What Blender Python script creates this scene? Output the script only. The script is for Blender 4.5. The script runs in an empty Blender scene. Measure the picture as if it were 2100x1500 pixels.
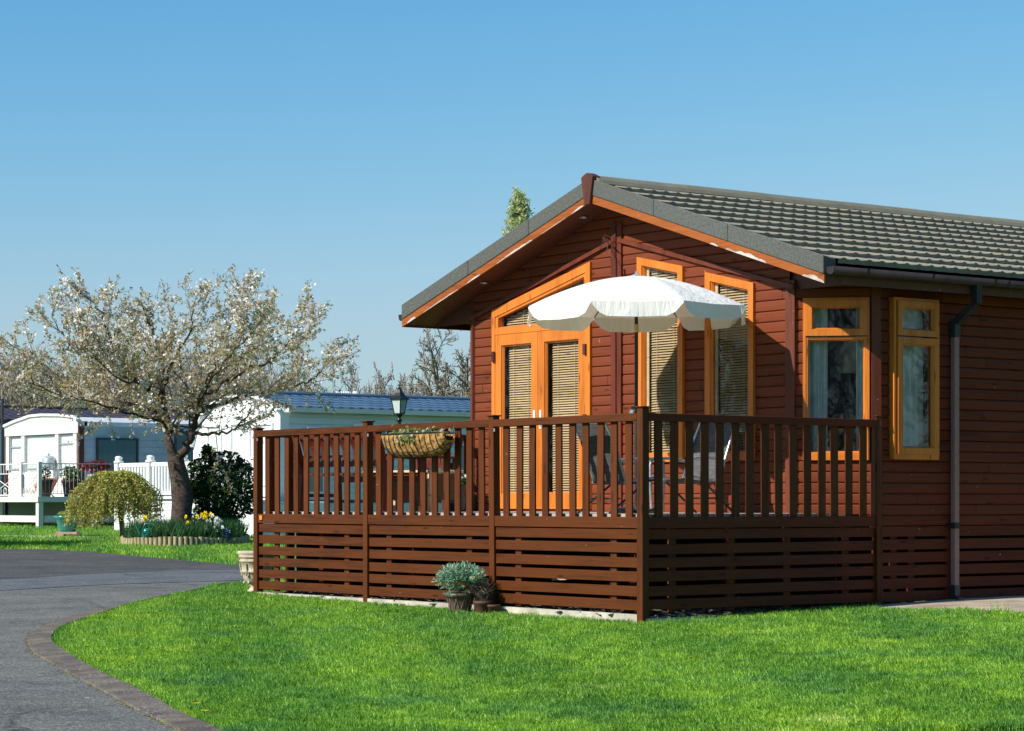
import bpy, math, random
import numpy as np
from mathutils import Vector, Matrix, noise as mnoise
from math import sin, cos, tan, pi, radians, sqrt
random.seed(7)
rng = np.random.default_rng(11)

# ------------------------------------------------------------------ camera, sky, sun, exposure
SC = bpy.context.scene
CAM = Vector((16.486, -13.852, 1.117))
FP = 4852.0                                   # focal length in pixels of the 2100 px wide photograph
cd = bpy.data.cameras.new('camera'); cam = bpy.data.objects.new('camera', cd)
SC.collection.objects.link(cam); SC.camera = cam
cam.location = CAM
cam.rotation_euler = (radians(90), 0, math.atan2(.8, .6))
cd.sensor_width = 36.0; cd.lens = 36.0*FP/2100.0
cd.shift_y = (1028-750)/2100.0
cd.clip_end = 2000; cd.clip_start = .1
SUN_EL = radians(38); SUN_AZ = radians(-7)   # the sun stands over -Y, a little towards -X
w = bpy.data.worlds.new('World'); SC.world = w; w.use_nodes = True
nt = w.node_tree
sky = nt.nodes.new('ShaderNodeTexSky'); sky.sky_type = 'NISHITA'; sky.sun_disc = False
sky.sun_elevation = SUN_EL; sky.sun_rotation = pi - SUN_AZ
sky.air_density = 1.25; sky.dust_density = 0.35; sky.ozone_density = 2.2
sepc = nt.nodes.new('ShaderNodeSeparateColor'); comc = nt.nodes.new('ShaderNodeCombineColor')
nt.links.new(sky.outputs[0], sepc.inputs[0])
for i, (a_, p_) in enumerate(((.188, 1.74), (.720, 1.01), (.97, 1.0))):      # deep spring blue
    pw = nt.nodes.new('ShaderNodeMath'); pw.operation = 'POWER'; pw.inputs[1].default_value = p_
    ml = nt.nodes.new('ShaderNodeMath'); ml.operation = 'MULTIPLY'; ml.inputs[1].default_value = a_
    nt.links.new(sepc.outputs[i], pw.inputs[0]); sm_ = nt.nodes.new('ShaderNodeMath'); sm_.operation = 'SMOOTH_MIN'; sm_.inputs[1].default_value = (3.1, 4.6, 5.5)[i]; sm_.inputs[2].default_value = 1.6
    nt.links.new(pw.outputs[0], ml.inputs[0]); nt.links.new(ml.outputs[0], sm_.inputs[0]); nt.links.new(sm_.outputs[0], comc.inputs[i])
nt.links.new(comc.outputs[0], nt.nodes['Background'].inputs[0])
nt.nodes['Background'].inputs[1].default_value = 0.115
sl = bpy.data.lights.new('sun', 'SUN'); so = bpy.data.objects.new('sun', sl); SC.collection.objects.link(so)
sl.energy = 5.0; sl.angle = radians(.5); sl.color = (1.0, .955, .87)
SUND = Vector((sin(SUN_AZ)*cos(SUN_EL), -cos(SUN_AZ)*cos(SUN_EL), sin(SUN_EL)))
so.rotation_euler = SUND.to_track_quat('Z', 'Y').to_euler(); so.location = (0, -20, 30)
SC.view_settings.view_transform = 'Standard'; SC.view_settings.look = 'None'
SC.view_settings.exposure = 0.33; SC.view_settings.gamma = 1.0
SC.render.engine = 'CYCLES'
SC.cycles.max_bounces = 8; SC.cycles.transparent_max_bounces = 16

# ------------------------------------------------------------------ geometry of the place
RV = Vector((.6, .8, 0)); WV = Vector((-.8, .6, 0))
def cw(x, d, z=0.0):                          # sideways x, distance d -> world
    return Vector((CAM.x + x*RV.x + d*WV.x, CAM.y + x*RV.y + d*WV.y, z))
def wc(X, Y):
    dx, dy = X-CAM.x, Y-CAM.y
    return dx*.6+dy*.8, -dx*.8+dy*.6
def gxd(x, d):                                # ground height
    g = .0087*(min(d, 78)-22)
    return g + .03*min(max(0, x-1.2), 3.4)
def gz(X, Y):
    return gxd(*wc(X, Y))
def at(px, d, z=None):
    x = (px-1050)/FP*d
    return cw(x, d, gxd(x, d) if z is None else z)
def zat(y, d): return CAM.z + (1028-y)/FP*d
def gp(px, y):                                # ground point seen at a pixel of the photograph
    d = 6348/(y-985.8)
    for _ in range(20):
        x = (px-1050)/FP*d
        d = FP*(CAM.z-gxd(x, d))/(y-1028)
    x = (px-1050)/FP*d
    return cw(x, d, gxd(x, d))

# ------------------------------------------------------------------ materials
def newmat(name):
    m = bpy.data.materials.new(name); m.use_nodes = True
    return m, m.node_tree, m.node_tree.nodes['Principled BSDF']
def N(t, ty, **k):
    n = t.nodes.new(ty)
    for a, b in k.items():
        if a in n.inputs: n.inputs[a].default_value = b
        else: setattr(n, a, b)
    return n
def KC(c): return tuple(v*.84 for v in c) if max(c) < .5 else c
def ramp(t, stops):
    r = t.nodes.new('ShaderNodeValToRGB')
    e = r.color_ramp.elements
    while len(e) < len(stops): e.new(.5)
    for i, (p, c) in enumerate(stops):
        e[i].position = p; e[i].color = (*c, 1) if len(c) == 3 else c
    return r
def coords(t, scale=(1, 1, 1)):
    g = t.nodes.new('ShaderNodeNewGeometry')   # world position: everything here stays put
    m = t.nodes.new('ShaderNodeMapping'); m.inputs['Scale'].default_value = scale
    t.links.new(g.outputs['Position'], m.inputs['Vector'])
    return m.outputs[0]
def noisy(name, c1, c2, scale=8, rough=.7, bump=.0, bscale=60, detail=6, spec=.3, stretch=(1, 1, 1), metal=0, lo=.35, hi=.65, objspace=True):
    m, t, b = newmat(name)
    if objspace:
        tc = t.nodes.new('ShaderNodeTexCoord'); mp = t.nodes.new('ShaderNodeMapping')
        mp.inputs['Scale'].default_value = stretch
        t.links.new(tc.outputs['Object'], mp.inputs['Vector']); v = mp.outputs[0]
    else: v = coords(t, stretch)
    n = N(t, 'ShaderNodeTexNoise', Scale=scale, Detail=detail, Roughness=.65)
    t.links.new(v, n.inputs['Vector'])
    r = ramp(t, [(lo, KC(c1)), (hi, KC(c2))]); t.links.new(n.outputs[0], r.inputs[0])
    t.links.new(r.outputs[0], b.inputs['Base Color'])
    b.inputs['Roughness'].default_value = rough; b.inputs['Specular IOR Level'].default_value = spec
    b.inputs['Metallic'].default_value = metal
    if bump:
        n2 = N(t, 'ShaderNodeTexNoise', Scale=bscale, Detail=4); t.links.new(v, n2.inputs['Vector'])
        bp = N(t, 'ShaderNodeBump', Strength=bump, Distance=.01)
        t.links.new(n2.outputs[0], bp.inputs['Height']); t.links.new(bp.outputs[0], b.inputs['Normal'])
    return m
def wood(name, dark, light, axis='x', rough=.55, course=None, bump=.25, spec=.3, wear=None, along=2.0, across=55):
    """stained timber: long grain on the given axis, streaks, knots, board-to-board change"""
    m, t, b = newmat(name); L = t.links
    s = {'x': (along, across, across), 'y': (across, along, across), 'z': (across, across, along)}[axis]
    v = coords(t, s)
    n = N(t, 'ShaderNodeTexNoise', Scale=1.0, Detail=6, Roughness=.7, Distortion=.6); L.new(v, n.inputs['Vector'])
    v2 = coords(t, tuple({'x': (1.1, 7, 7), 'y': (7, 1.1, 7), 'z': (7, 7, 1.1)}[axis]))
    n2 = N(t, 'ShaderNodeTexNoise', Scale=1.0, Detail=3); L.new(v2, n2.inputs['Vector'])
    mx = N(t, 'ShaderNodeMath', operation='MULTIPLY_ADD'); L.new(n2.outputs[0], mx.inputs[0]); mx.inputs[1].default_value = .55
    L.new(n.outputs[0], mx.inputs[2])
    val = mx.outputs[0]
    oi = t.nodes.new('ShaderNodeObjectInfo')
    ma = N(t, 'ShaderNodeMath', operation='MULTIPLY_ADD'); L.new(oi.outputs['Random'], ma.inputs[0]); ma.inputs[1].default_value = .16
    L.new(val, ma.inputs[2]); val = ma.outputs[0]
    if course:
        g = t.nodes.new('ShaderNodeNewGeometry'); sx = t.nodes.new('ShaderNodeSeparateXYZ'); L.new(g.outputs['Position'], sx.inputs[0])
        dv = N(t, 'ShaderNodeMath', operation='MULTIPLY_ADD'); L.new(sx.outputs['Z'], dv.inputs[0]); dv.inputs[1].default_value = 1/course[0]; dv.inputs[2].default_value = -course[1]/course[0]+.02
        fl = N(t, 'ShaderNodeMath', operation='FLOOR'); L.new(dv.outputs[0], fl.inputs[0])
        wn = N(t, 'ShaderNodeTexWhiteNoise', noise_dimensions='1D'); L.new(fl.outputs[0], wn.inputs['W'])
        cl = N(t, 'ShaderNodeMath', operation='MULTIPLY_ADD'); L.new(wn.outputs[0], cl.inputs[0]); cl.inputs[1].default_value = 7.3
        dv2 = N(t, 'ShaderNodeMath', operation='MULTIPLY'); L.new(sx.outputs['X' if axis == 'x' else 'Y'], dv2.inputs[0]); dv2.inputs[1].default_value = 1/2.3; L.new(dv2.outputs[0], cl.inputs[2])
        fl2 = N(t, 'ShaderNodeMath', operation='FLOOR'); L.new(cl.outputs[0], fl2.inputs[0]); fr2 = N(t, 'ShaderNodeMath', operation='FRACT'); L.new(cl.outputs[0], fr2.inputs[0])
        cx = t.nodes.new('ShaderNodeCombineXYZ'); L.new(fl.outputs[0], cx.inputs[0]); L.new(fl2.outputs[0], cx.inputs[1])
        wb = N(t, 'ShaderNodeTexWhiteNoise', noise_dimensions='2D'); L.new(cx.outputs[0], wb.inputs['Vector'])
        m3 = N(t, 'ShaderNodeMath', operation='MULTIPLY_ADD'); L.new(wb.outputs[0], m3.inputs[0]); m3.inputs[1].default_value = .34
        L.new(val, m3.inputs[2]); val = m3.outputs[0]
        rj = ramp(t, [(.0, (.25, .25, .25)), (.0035, (.3, .3, .3)), (.0045, (1, 1, 1))]); L.new(fr2.outputs[0], rj.inputs[0]); joint = rj.outputs[0]
    dark, light = KC(dark), KC(light)
    r = ramp(t, [(.56, dark), (.84, light), (1.0, tuple(min(1, c*1.15) for c in light))])
    L.new(val, r.inputs[0]); col = r.outputs[0]
    if course:
        mj = N(t, 'ShaderNodeMix', data_type='RGBA', blend_type='MULTIPLY'); mj.inputs[0].default_value = 1; L.new(col, mj.inputs[6]); L.new(joint, mj.inputs[7]); col = mj.outputs[2]
    # knots
    vk = coords(t, tuple({'x': (2.2, 9, 9), 'y': (9, 2.2, 9), 'z': (9, 9, 2.2)}[axis]))
    vo = N(t, 'ShaderNodeTexVoronoi', Scale=1.0); L.new(vk, vo.inputs['Vector'])
    rk = ramp(t, [(.07, (.35, .3, .3)), (.16, (1, 1, 1))]); L.new(vo.outputs['Distance'], rk.inputs[0])
    mk = N(t, 'ShaderNodeMix', data_type='RGBA', blend_type='MULTIPLY'); mk.inputs[0].default_value = .8
    L.new(col, mk.inputs[6]); L.new(rk.outputs[0], mk.inputs[7]); col = mk.outputs[2]
    if wear:
        vw = coords(t, (1.3, 1.3, 6)); nw = N(t, 'ShaderNodeTexNoise', Scale=1.0, Detail=8, Roughness=.6); L.new(vw, nw.inputs['Vector'])
        rw = ramp(t, [(wear[1], (0, 0, 0)), (wear[1]+.03, (1, 1, 1))]); L.new(nw.outputs[0], rw.inputs[0])
        mw = N(t, 'ShaderNodeMix', data_type='RGBA'); L.new(rw.outputs[0], mw.inputs[0]); L.new(col, mw.inputs[6]); mw.inputs[7].default_value = (*wear[0], 1)
        col = mw.outputs[2]
    # small pale flecks
    vf = N(t, 'ShaderNodeTexNoise', Scale=22.0, Detail=2); L.new(coords(t), vf.inputs['Vector'])
    rf = ramp(t, [(.76, (0, 0, 0)), (.79, (1, 1, 1))]); L.new(vf.outputs[0], rf.inputs[0])
    mf = N(t, 'ShaderNodeMix', data_type='RGBA'); mfm = N(t, 'ShaderNodeMath', operation='MULTIPLY'); mfm.inputs[1].default_value = .5
    L.new(rf.outputs[0], mfm.inputs[0]); L.new(mfm.outputs[0], mf.inputs[0]); L.new(col, mf.inputs[6]); mf.inputs[7].default_value = (.45, .36, .28, 1)
    L.new(mf.outputs[2], b.inputs['Base Color'])
    b.inputs['Roughness'].default_value = rough; b.inputs['Specular IOR Level'].default_value = spec
    bp = N(t, 'ShaderNodeBump', Strength=bump, Distance=.004); L.new(n.outputs[0], bp.inputs['Height']); L.new(bp.outputs[0], b.inputs['Normal'])
    return m
def leafmat(name, c1, c2, scale=9, transl=.35, rough=.55):
    m, t, b = newmat(name); L = t.links
    n = N(t, 'ShaderNodeTexNoise', Scale=scale, Detail=3); L.new(coords(t), n.inputs['Vector'])
    r = ramp(t, [(.35, KC(c1)), (.65, KC(c2))]); L.new(n.outputs[0], r.inputs[0])
    L.new(r.outputs[0], b.inputs['Base Color']); b.inputs['Roughness'].default_value = rough
    b.inputs['Specular IOR Level'].default_value = .25
    tr = t.nodes.new('ShaderNodeBsdfTranslucent'); L.new(r.outputs[0], tr.inputs['Color'])
    mix = t.nodes.new('ShaderNodeMixShader'); mix.inputs[0].default_value = transl
    L.new(b.outputs[0], mix.inputs[1]); L.new(tr.outputs[0], mix.inputs[2])
    L.new(mix.outputs[0], t.nodes['Material Output'].inputs[0])
    return m
def glass_mat(name, tint=(.95, .97, .96), refl=.8):
    m = bpy.data.materials.new(name); m.use_nodes = True; t = m.node_tree; t.nodes.clear(); L = t.links
    o = t.nodes.new('ShaderNodeOutputMaterial'); tr = t.nodes.new('ShaderNodeBsdfTransparent'); tr.inputs[0].default_value = (*tint, 1)
    gl = t.nodes.new('ShaderNodeBsdfGlossy'); gl.inputs['Roughness'].default_value = .02; gl.inputs[0].default_value = (1, 1, 1, 1)
    n = N(t, 'ShaderNodeTexNoise', Scale=1.6, Detail=1); L.new(coords(t), n.inputs['Vector'])
    bp = N(t, 'ShaderNodeBump', Strength=.06, Distance=.02); L.new(n.outputs[0], bp.inputs['Height']); L.new(bp.outputs[0], gl.inputs['Normal'])
    fr = t.nodes.new('ShaderNodeFresnel'); fr.inputs[0].default_value = 1.52
    mu = N(t, 'ShaderNodeMath', operation='MULTIPLY', use_clamp=True); L.new(fr.outputs[0], mu.inputs[0]); mu.inputs[1].default_value = 1.9*refl
    mix = t.nodes.new('ShaderNodeMixShader'); L.new(mu.outputs[0], mix.inputs[0]); L.new(tr.outputs[0], mix.inputs[1]); L.new(gl.outputs[0], mix.inputs[2])
    L.new(mix.outputs[0], o.inputs[0]); return m

CO = .107
M = {}
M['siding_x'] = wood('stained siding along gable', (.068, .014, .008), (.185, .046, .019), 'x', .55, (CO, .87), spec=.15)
M['siding_y'] = wood('stained siding along side', (.052, .010, .006), (.145, .032, .014), 'y', .55, (CO, .87), spec=.12)  # same siding, its colour darkened for the shaded side wall
M['trim_red'] = wood('red brown trim', (.075, .014, .007), (.165, .035, .015), 'z', .5)
M['fascia'] = wood('orange brown fascia board', (.20, .050, .013), (.36, .105, .026), 'x', .55, spec=.15)
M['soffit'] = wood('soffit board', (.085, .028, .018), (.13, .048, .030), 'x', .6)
M['finial'] = wood('finial block', (.07, .02, .014), (.11, .035, .022), 'z', .5)
M['deck_x'] = wood('deck stain along front', (.042, .011, .002), (.112, .029, .005), 'x', .6, spec=.2)
M['deck_y'] = wood('deck stain along side', (.064, .009, .003), (.128, .023, .007), 'y', .6, spec=.2)  # same stain, its colour shifted redder for the shaded side railing
M['deck_z'] = wood('deck stain upright', (.046, .012, .002), (.120, .031, .006), 'z', .6, spec=.2)
M['frame_z'] = wood('oak effect frame', (.44, .115, .012), (.60, .175, .022), 'z', .38, bump=.08, spec=.4)
M['board_top'] = wood('weathered deck board', (.30, .24, .21), (.48, .40, .35), 'x', .8)
M['dark_in'] = noisy('void shade black', (.020, .016, .014), (.035, .028, .024), 3, .9)  # near-black that stands for the shade in unlit voids
M['room'] = noisy('room lining', (.035, .03, .025), (.05, .042, .035), 3, .9)
M['blind'] = wood('wooden blind slat', (.50, .35, .19), (.66, .49, .29), 'x', .5, bump=.0)
M['glass'] = glass_mat('window glass')
M['verge'] = noisy('granulated verge', (.085, .088, .082), (.15, .155, .14), 40, .9, .5, 220, stretch=(1, 1, 1))
def tile_mat(name, c1, c2, moss=None):
    m, t, b = newmat(name); L = t.links
    n = N(t, 'ShaderNodeTexNoise', Scale=2.2, Detail=8, Roughness=.7); L.new(coords(t), n.inputs['Vector'])
    r = ramp(t, [(.3, KC(c1)), (.7, KC(c2))]); L.new(n.outputs[0], r.inputs[0])
    g = N(t, 'ShaderNodeTexNoise', Scale=240.0, Detail=2); L.new(coords(t), g.inputs['Vector'])
    rg = ramp(t, [(.35, (.6, .6, .6)), (.7, (1.3, 1.3, 1.25))]); L.new(g.outputs[0], rg.inputs[0])
    mk = N(t, 'ShaderNodeMix', data_type='RGBA', blend_type='MULTIPLY'); mk.inputs[0].default_value = 1
    L.new(r.outputs[0], mk.inputs[6]); L.new(rg.outputs[0], mk.inputs[7]); col = mk.outputs[2]
    if moss:
        n3 = N(t, 'ShaderNodeTexNoise', Scale=14.0, Detail=6, Roughness=.75); L.new(coords(t), n3.inputs['Vector'])
        r3 = ramp(t, [(.66, (0, 0, 0)), (.70, (1, 1, 1))]); L.new(n3.outputs[0], r3.inputs[0])
        mm = N(t, 'ShaderNodeMix', data_type='RGBA'); L.new(r3.outputs[0], mm.inputs[0]); L.new(col, mm.inputs[6]); mm.inputs[7].default_value = (*moss, 1); col = mm.outputs[2]
    L.new(col, b.inputs['Base Color']); b.inputs['Roughness'].default_value = .85; b.inputs['Specular IOR Level'].default_value = .25
    bp = N(t, 'ShaderNodeBump', Strength=.4, Distance=.004); L.new(g.outputs[0], bp.inputs['Height']); L.new(bp.outputs[0], b.inputs['Normal'])
    return m
M['tile'] = tile_mat('granulated roof tile', (.25, .225, .17), (.36, .325, .245), (.50, .45, .33))
M['ridge'] = tile_mat('ridge cap', (.22, .20, .15), (.33, .30, .22), (.52, .47, .33))
M['plastic'] = noisy('brown gutter plastic', (.026, .019, .022), (.042, .031, .035), 5, .4, spec=.35)
M['pipe'] = noisy('lit-tone brown downpipe', (.30, .16, .145), (.38, .21, .19), 5, .35, spec=.5)  # brown lightened to stand for sunlight that misses the pipe
M['curtain'] = noisy('curtain cloth', (.62, .64, .60), (.74, .75, .71), 6, .9)
M['canopy'] = None
M['peeled'] = noisy('bare weathered wood', (.40, .30, .25), (.62, .54, .50), 14, .9, stretch=(.3, 1, 1))
M['white_pvc'] = noisy('white upvc', (.78, .78, .77), (.84, .84, .83), 3, .35, spec=.5)
M['steel'] = noisy('silver tube', (.45, .46, .48), (.60, .61, .63), 10, .3, metal=.6, spec=.5)
M['dark_metal'] = noisy('dark grey metal', (.025, .028, .032), (.045, .05, .056), 10, .35, spec=.5)
M['black'] = noisy('black painted metal', (.008, .009, .010), (.016, .017, .018), 20, .35, spec=.5)
M['fabric'] = noisy('grey woven sling', (.055, .055, .06), (.17, .17, .175), 3, .8, .5, 50, stretch=(2, 2, 38))
M['teak'] = wood('red garden furniture', (.07, .012, .008), (.15, .03, .014), 'x', .4)
M['pale_wood'] = wood('pale bench wood', (.42, .28, .14), (.62, .44, .25), 'x', .6)
M['weave'] = noisy('woven reed panel', (.10, .06, .03), (.22, .14, .075), 1, .8, .6, 8, stretch=(14, 14, 90))
M['soil'] = noisy('soil', (.02, .013, .008), (.05, .034, .02), 20, .95, .8, 60)
M['stone'] = noisy('cast stone', (.40, .335, .235), (.60, .52, .39), 9, .9, .7, 45, detail=9)
M['concrete'] = noisy('pale concrete', (.40, .365, .29), (.58, .53, .43), 5, .9, .5, 60, detail=8, objspace=False)
M['coir'] = noisy('coir liner', (.12, .055, .015), (.60, .34, .11), 22, .95, 1.0, 60, detail=9, lo=.38, hi=.62)
M['bark'] = noisy('cherry bark', (.030, .021, .017), (.135, .098, .078), 7, .9, 1.0, 22, detail=8, stretch=(1, 1, 2.2))
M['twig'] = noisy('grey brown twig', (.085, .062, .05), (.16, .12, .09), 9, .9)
M['twig_far'] = noisy('haze-paled far twigs', (.34, .29, .28), (.45, .40, .39), 1, .9, objspace=False)  # this and the next two: colour paled to stand for distance haze
M['twig_green'] = noisy('haze-paled far twigs olive', (.23, .19, .145), (.37, .31, .24), .12, .9, objspace=False)
M['twig_bark'] = noisy('haze-paled far trunk', (.19, .17, .15), (.27, .24, .21), 1, .9, objspace=False)
M['petal'] = leafmat('cherry blossom', (.84, .80, .76), (.92, .90, .87), 6, .4)
M['petal_pink'] = leafmat('faded blossom', (.72, .58, .46), (.82, .70, .58), 6, .45)
M['leaf_bronze'] = leafmat('bronze leaf', (.52, .34, .17), (.66, .50, .29), 5, .6)
M['leaf_olive'] = leafmat('olive leaf', (.48, .44, .18), (.60, .55, .28), 5, .6)
M['leaf_green'] = leafmat('young green leaf', (.20, .30, .07), (.31, .42, .12), 5, .4)
M['weep'] = leafmat('weeping willow leaf', (.42, .46, .07), (.60, .62, .16), 5, .4)
M['weep2'] = leafmat('brown weeping shoot', (.20, .11, .05), (.28, .17, .09), 5, .2)
M['camellia'] = leafmat('dark glossy leaf', (.012, .030, .010), (.03, .075, .018), 12, .12, .3)
M['camellia2'] = leafmat('mid glossy leaf', (.03, .085, .018), (.06, .14, .03), 12, .2, .35)
M['juniper'] = leafmat('blue green needle', (.17, .34, .22), (.30, .50, .36), 30, .15)
M['juniper3'] = leafmat('pale juniper tip', (.42, .52, .30), (.55, .62, .40), 30, .2)
M['juniper2'] = leafmat('dark blue green needle', (.06, .14, .09), (.12, .23, .15), 30, .1)
M['daff_leaf'] = leafmat('daffodil leaf', (.03, .10, .035), (.07, .19, .06), 12, .3)
M['yellow'] = leafmat('yellow petal', (.80, .55, .01), (.90, .68, .02), 12, .2)
M['white_petal'] = leafmat('white petal', (.75, .75, .70), (.85, .85, .80), 12, .2)
M['blue_petal'] = leafmat('blue petal', (.03, .04, .28), (.05, .08, .42), 12, .2)
M['red_petal'] = leafmat('dark red petal', (.30, .02, .04), (.48, .05, .07), 12, .2)
M['lilac'] = leafmat('lilac petal', (.45, .38, .62), (.60, .55, .75), 12, .2)
M['teal'] = noisy('teal glaze', (.01, .19, .16), (.02, .30, .25), 8, .2, spec=.6)
M['blue_glaze'] = noisy('dark blue glaze', (.008, .012, .03), (.02, .03, .06), 8, .15, spec=.6)
M['brown_pot'] = noisy('bronze brown planter', (.085, .060, .048), (.15, .11, .085), 8, .45, .3, 30, spec=.5)
M['terracotta'] = noisy('terracotta', (.28, .09, .045), (.40, .15, .08), 8, .8)
M['dull_pot'] = noisy('dull brown pot', (.09, .04, .028), (.14, .065, .045), 8, .7)
M['log'] = noisy('sawn log edging', (.30, .24, .13), (.50, .42, .25), 12, .9, .6, 60, stretch=(3, 3, .7))
M['brick'] = noisy('buff brick', (.38, .28, .20), (.52, .42, .32), 16, .9)
M['cream'] = noisy('cream caravan panel', (.66, .62, .57), (.72, .69, .64), .8, .45, objspace=False)
M['caravan_white'] = noisy('white caravan panel', (.76, .76, .75), (.82, .82, .81), .8, .4, objspace=False)
M['pale_blue'] = noisy('shade-blue caravan side', (.60, .64, .66), (.68, .71, .73), .8, .45, objspace=False)  # bluish shade of the white caravan's side, put into the colour
M['grey_side'] = noisy('shade-greyed caravan side', (.36, .42, .45), (.44, .50, .53), .8, .45, objspace=False)  # blue grey of the shaded side is mixed into the colour
M['pale_green'] = noisy('pale skirting', (.48, .54, .50), (.56, .62, .58), .8, .5, objspace=False)
M['blue_tile'] = noisy('blue metal tile', (.075, .135, .21), (.105, .175, .265), 1.2, .4, spec=.5, objspace=False)
M['purple_tile'] = noisy('purple metal tile', (.060, .045, .062), (.088, .066, .085), 1.2, .5, objspace=False)
M['flat_roof'] = noisy('pale flat roof', (.55, .57, .6), (.65, .66, .68), 1.2, .5, objspace=False)
M['slate'] = noisy('loose slate', (.05, .048, .045), (.42, .38, .33), 14, .8, lo=.45, hi=.72)
M['lamp_glass'] = noisy('frosted lamp glass', (.42, .50, .48), (.55, .62, .60), 9, .2, spec=.6)
M['net'] = noisy('net curtain', (.68, .71, .72), (.80, .82, .83), 4, .9, stretch=(9, 9, .3), objspace=False)
M['teal_blind'] = noisy('drawn teal blind', (.22, .36, .40), (.30, .44, .48), 2, .7, stretch=(12, 12, .3), objspace=False)
M['galv'] = noisy('galvanised can', (.30, .36, .38), (.45, .50, .52), 14, .45, metal=.3)
M['orange_cloth'] = noisy('orange cloth', (.62, .20, .09), (.72, .30, .15), 8, .8)
M['poplar'] = leafmat('spring poplar leaf', (.48, .54, .24), (.62, .66, .34), 2, .5)
M['hedge'] = leafmat('hedge leaf', (.04, .09, .02), (.07, .15, .035), 4, .2)
M['lampshade'] = noisy('lampshade', (.42, .33, .22), (.5, .4, .28), 5, .8)
M['reflector'] = noisy('amber reflector', (.60, .20, .02), (.7, .26, .03), 5, .3)
M['ceramic'] = noisy('white ceramic', (.7, .7, .7), (.8, .8, .8), 5, .15, spec=.6)

def canopy_mat():
    m, t, b = newmat('white parasol cloth'); L = t.links
    b.inputs['Base Color'].default_value = (.90, .885, .85, 1); b.inputs['Roughness'].default_value = .85
    n = N(t, 'ShaderNodeTexNoise', Scale=14.0, Detail=5, Distortion=.8); L.new(coords(t, (1, 1, .25)), n.inputs['Vector'])
    bp = N(t, 'ShaderNodeBump', Strength=.55, Distance=.03); L.new(n.outputs[0], bp.inputs['Height']); L.new(bp.outputs[0], b.inputs['Normal'])
    tr = t.nodes.new('ShaderNodeBsdfTranslucent'); tr.inputs[0].default_value = (.90, .80, .58, 1)
    mx = t.nodes.new('ShaderNodeMixShader'); mx.inputs[0].default_value = .20
    L.new(b.outputs[0], mx.inputs[1]); L.new(tr.outputs[0], mx.inputs[2]); L.new(mx.outputs[0], t.nodes['Material Output'].inputs[0])
    return m
M['canopy'] = canopy_mat()

def asphalt(name, c1, c2, specks=.74, patch=.6):
    m, t, b = newmat(name); L = t.links
    p = coords(t)
    n = N(t, 'ShaderNodeTexNoise', Scale=patch, Detail=8, Roughness=.6); L.new(p, n.inputs['Vector'])
    r = ramp(t, [(.3, KC(c1)), (.7, KC(c2))]); L.new(n.outputs[0], r.inputs[0])
    g = N(t, 'ShaderNodeTexVoronoi', Scale=70.0); L.new(p, g.inputs['Vector'])
    sp = t.nodes.new('ShaderNodeSeparateColor'); L.new(g.outputs['Color'], sp.inputs[0])
    rg = ramp(t, [(.0, (.55, .55, .55)), (.6, (1, 1, 1)), (1., (1.75, 1.7, 1.65))]); L.new(sp.outputs[0], rg.inputs[0])
    mk = N(t, 'ShaderNodeMix', data_type='RGBA', blend_type='MULTIPLY'); mk.inputs[0].default_value = 1
    L.new(r.outputs[0], mk.inputs[6]); L.new(rg.outputs[0], mk.inputs[7])
    s = N(t, 'ShaderNodeTexNoise', Scale=9.0, Detail=3); L.new(p, s.inputs['Vector'])
    rs = ramp(t, [(specks, (0, 0, 0)), (specks+.02, (1, 1, 1))]); L.new(s.outputs[0], rs.inputs[0])
    mm = N(t, 'ShaderNodeMix', data_type='RGBA'); L.new(rs.outputs[0], mm.inputs[0]); L.new(mk.outputs[2], mm.inputs[6]); mm.inputs[7].default_value = (.42, .40, .36, 1)
    ds_ = N(t, 'ShaderNodeTexNoise', Scale=1.3, Detail=5); L.new(p, ds_.inputs['Vector'])
    ad = N(t, 'ShaderNodeVectorMath', operation='MULTIPLY_ADD'); L.new(ds_.outputs['Color'], ad.inputs[0]); ad.inputs[1].default_value = (1.1, 1.1, 0); L.new(p, ad.inputs[2])
    ck = N(t, 'ShaderNodeTexVoronoi', feature='DISTANCE_TO_EDGE', Scale=.33); L.new(ad.outputs[0], ck.inputs['Vector'])
    rc = ramp(t, [(.0, (.45, .45, .45)), (.006, (1, 1, 1))]); L.new(ck.outputs['Distance'], rc.inputs[0])
    st_ = N(t, 'ShaderNodeTexNoise', Scale=1.7, Detail=7, Roughness=.65); L.new(p, st_.inputs['Vector'])
    rs2 = ramp(t, [(.36, (.74, .74, .75)), (.5, (1, 1, 1)), (.68, (1.16, 1.14, 1.10))]); L.new(st_.outputs[0], rs2.inputs[0])
    m4 = N(t, 'ShaderNodeMix', data_type='RGBA', blend_type='MULTIPLY'); m4.inputs[0].default_value = 1; L.new(mm.outputs[2], m4.inputs[6]); L.new(rc.outputs[0], m4.inputs[7])
    m5 = N(t, 'ShaderNodeMix', data_type='RGBA', blend_type='MULTIPLY'); m5.inputs[0].default_value = 1; L.new(m4.outputs[2], m5.inputs[6]); L.new(rs2.outputs[0], m5.inputs[7])
    L.new(m5.outputs[2], b.inputs['Base Color']); b.inputs['Roughness'].default_value = .85; b.inputs['Specular IOR Level'].default_value = .3
    bp = N(t, 'ShaderNodeBump', Strength=.6, Distance=.006); L.new(g.outputs['Distance'], bp.inputs['Height']); L.new(bp.outputs[0], b.inputs['Normal'])
    return m
M['asphalt'] = asphalt('grey tarmac', (.135, .133, .122), (.19, .186, .17))
M['asphalt_blue'] = asphalt('blue grey tarmac strip', (.118, .123, .132), (.148, .153, .165), .78)
M['asphalt_dark'] = asphalt('dark old tarmac', (.072, .070, .068), (.105, .10, .096), .72)
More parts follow.
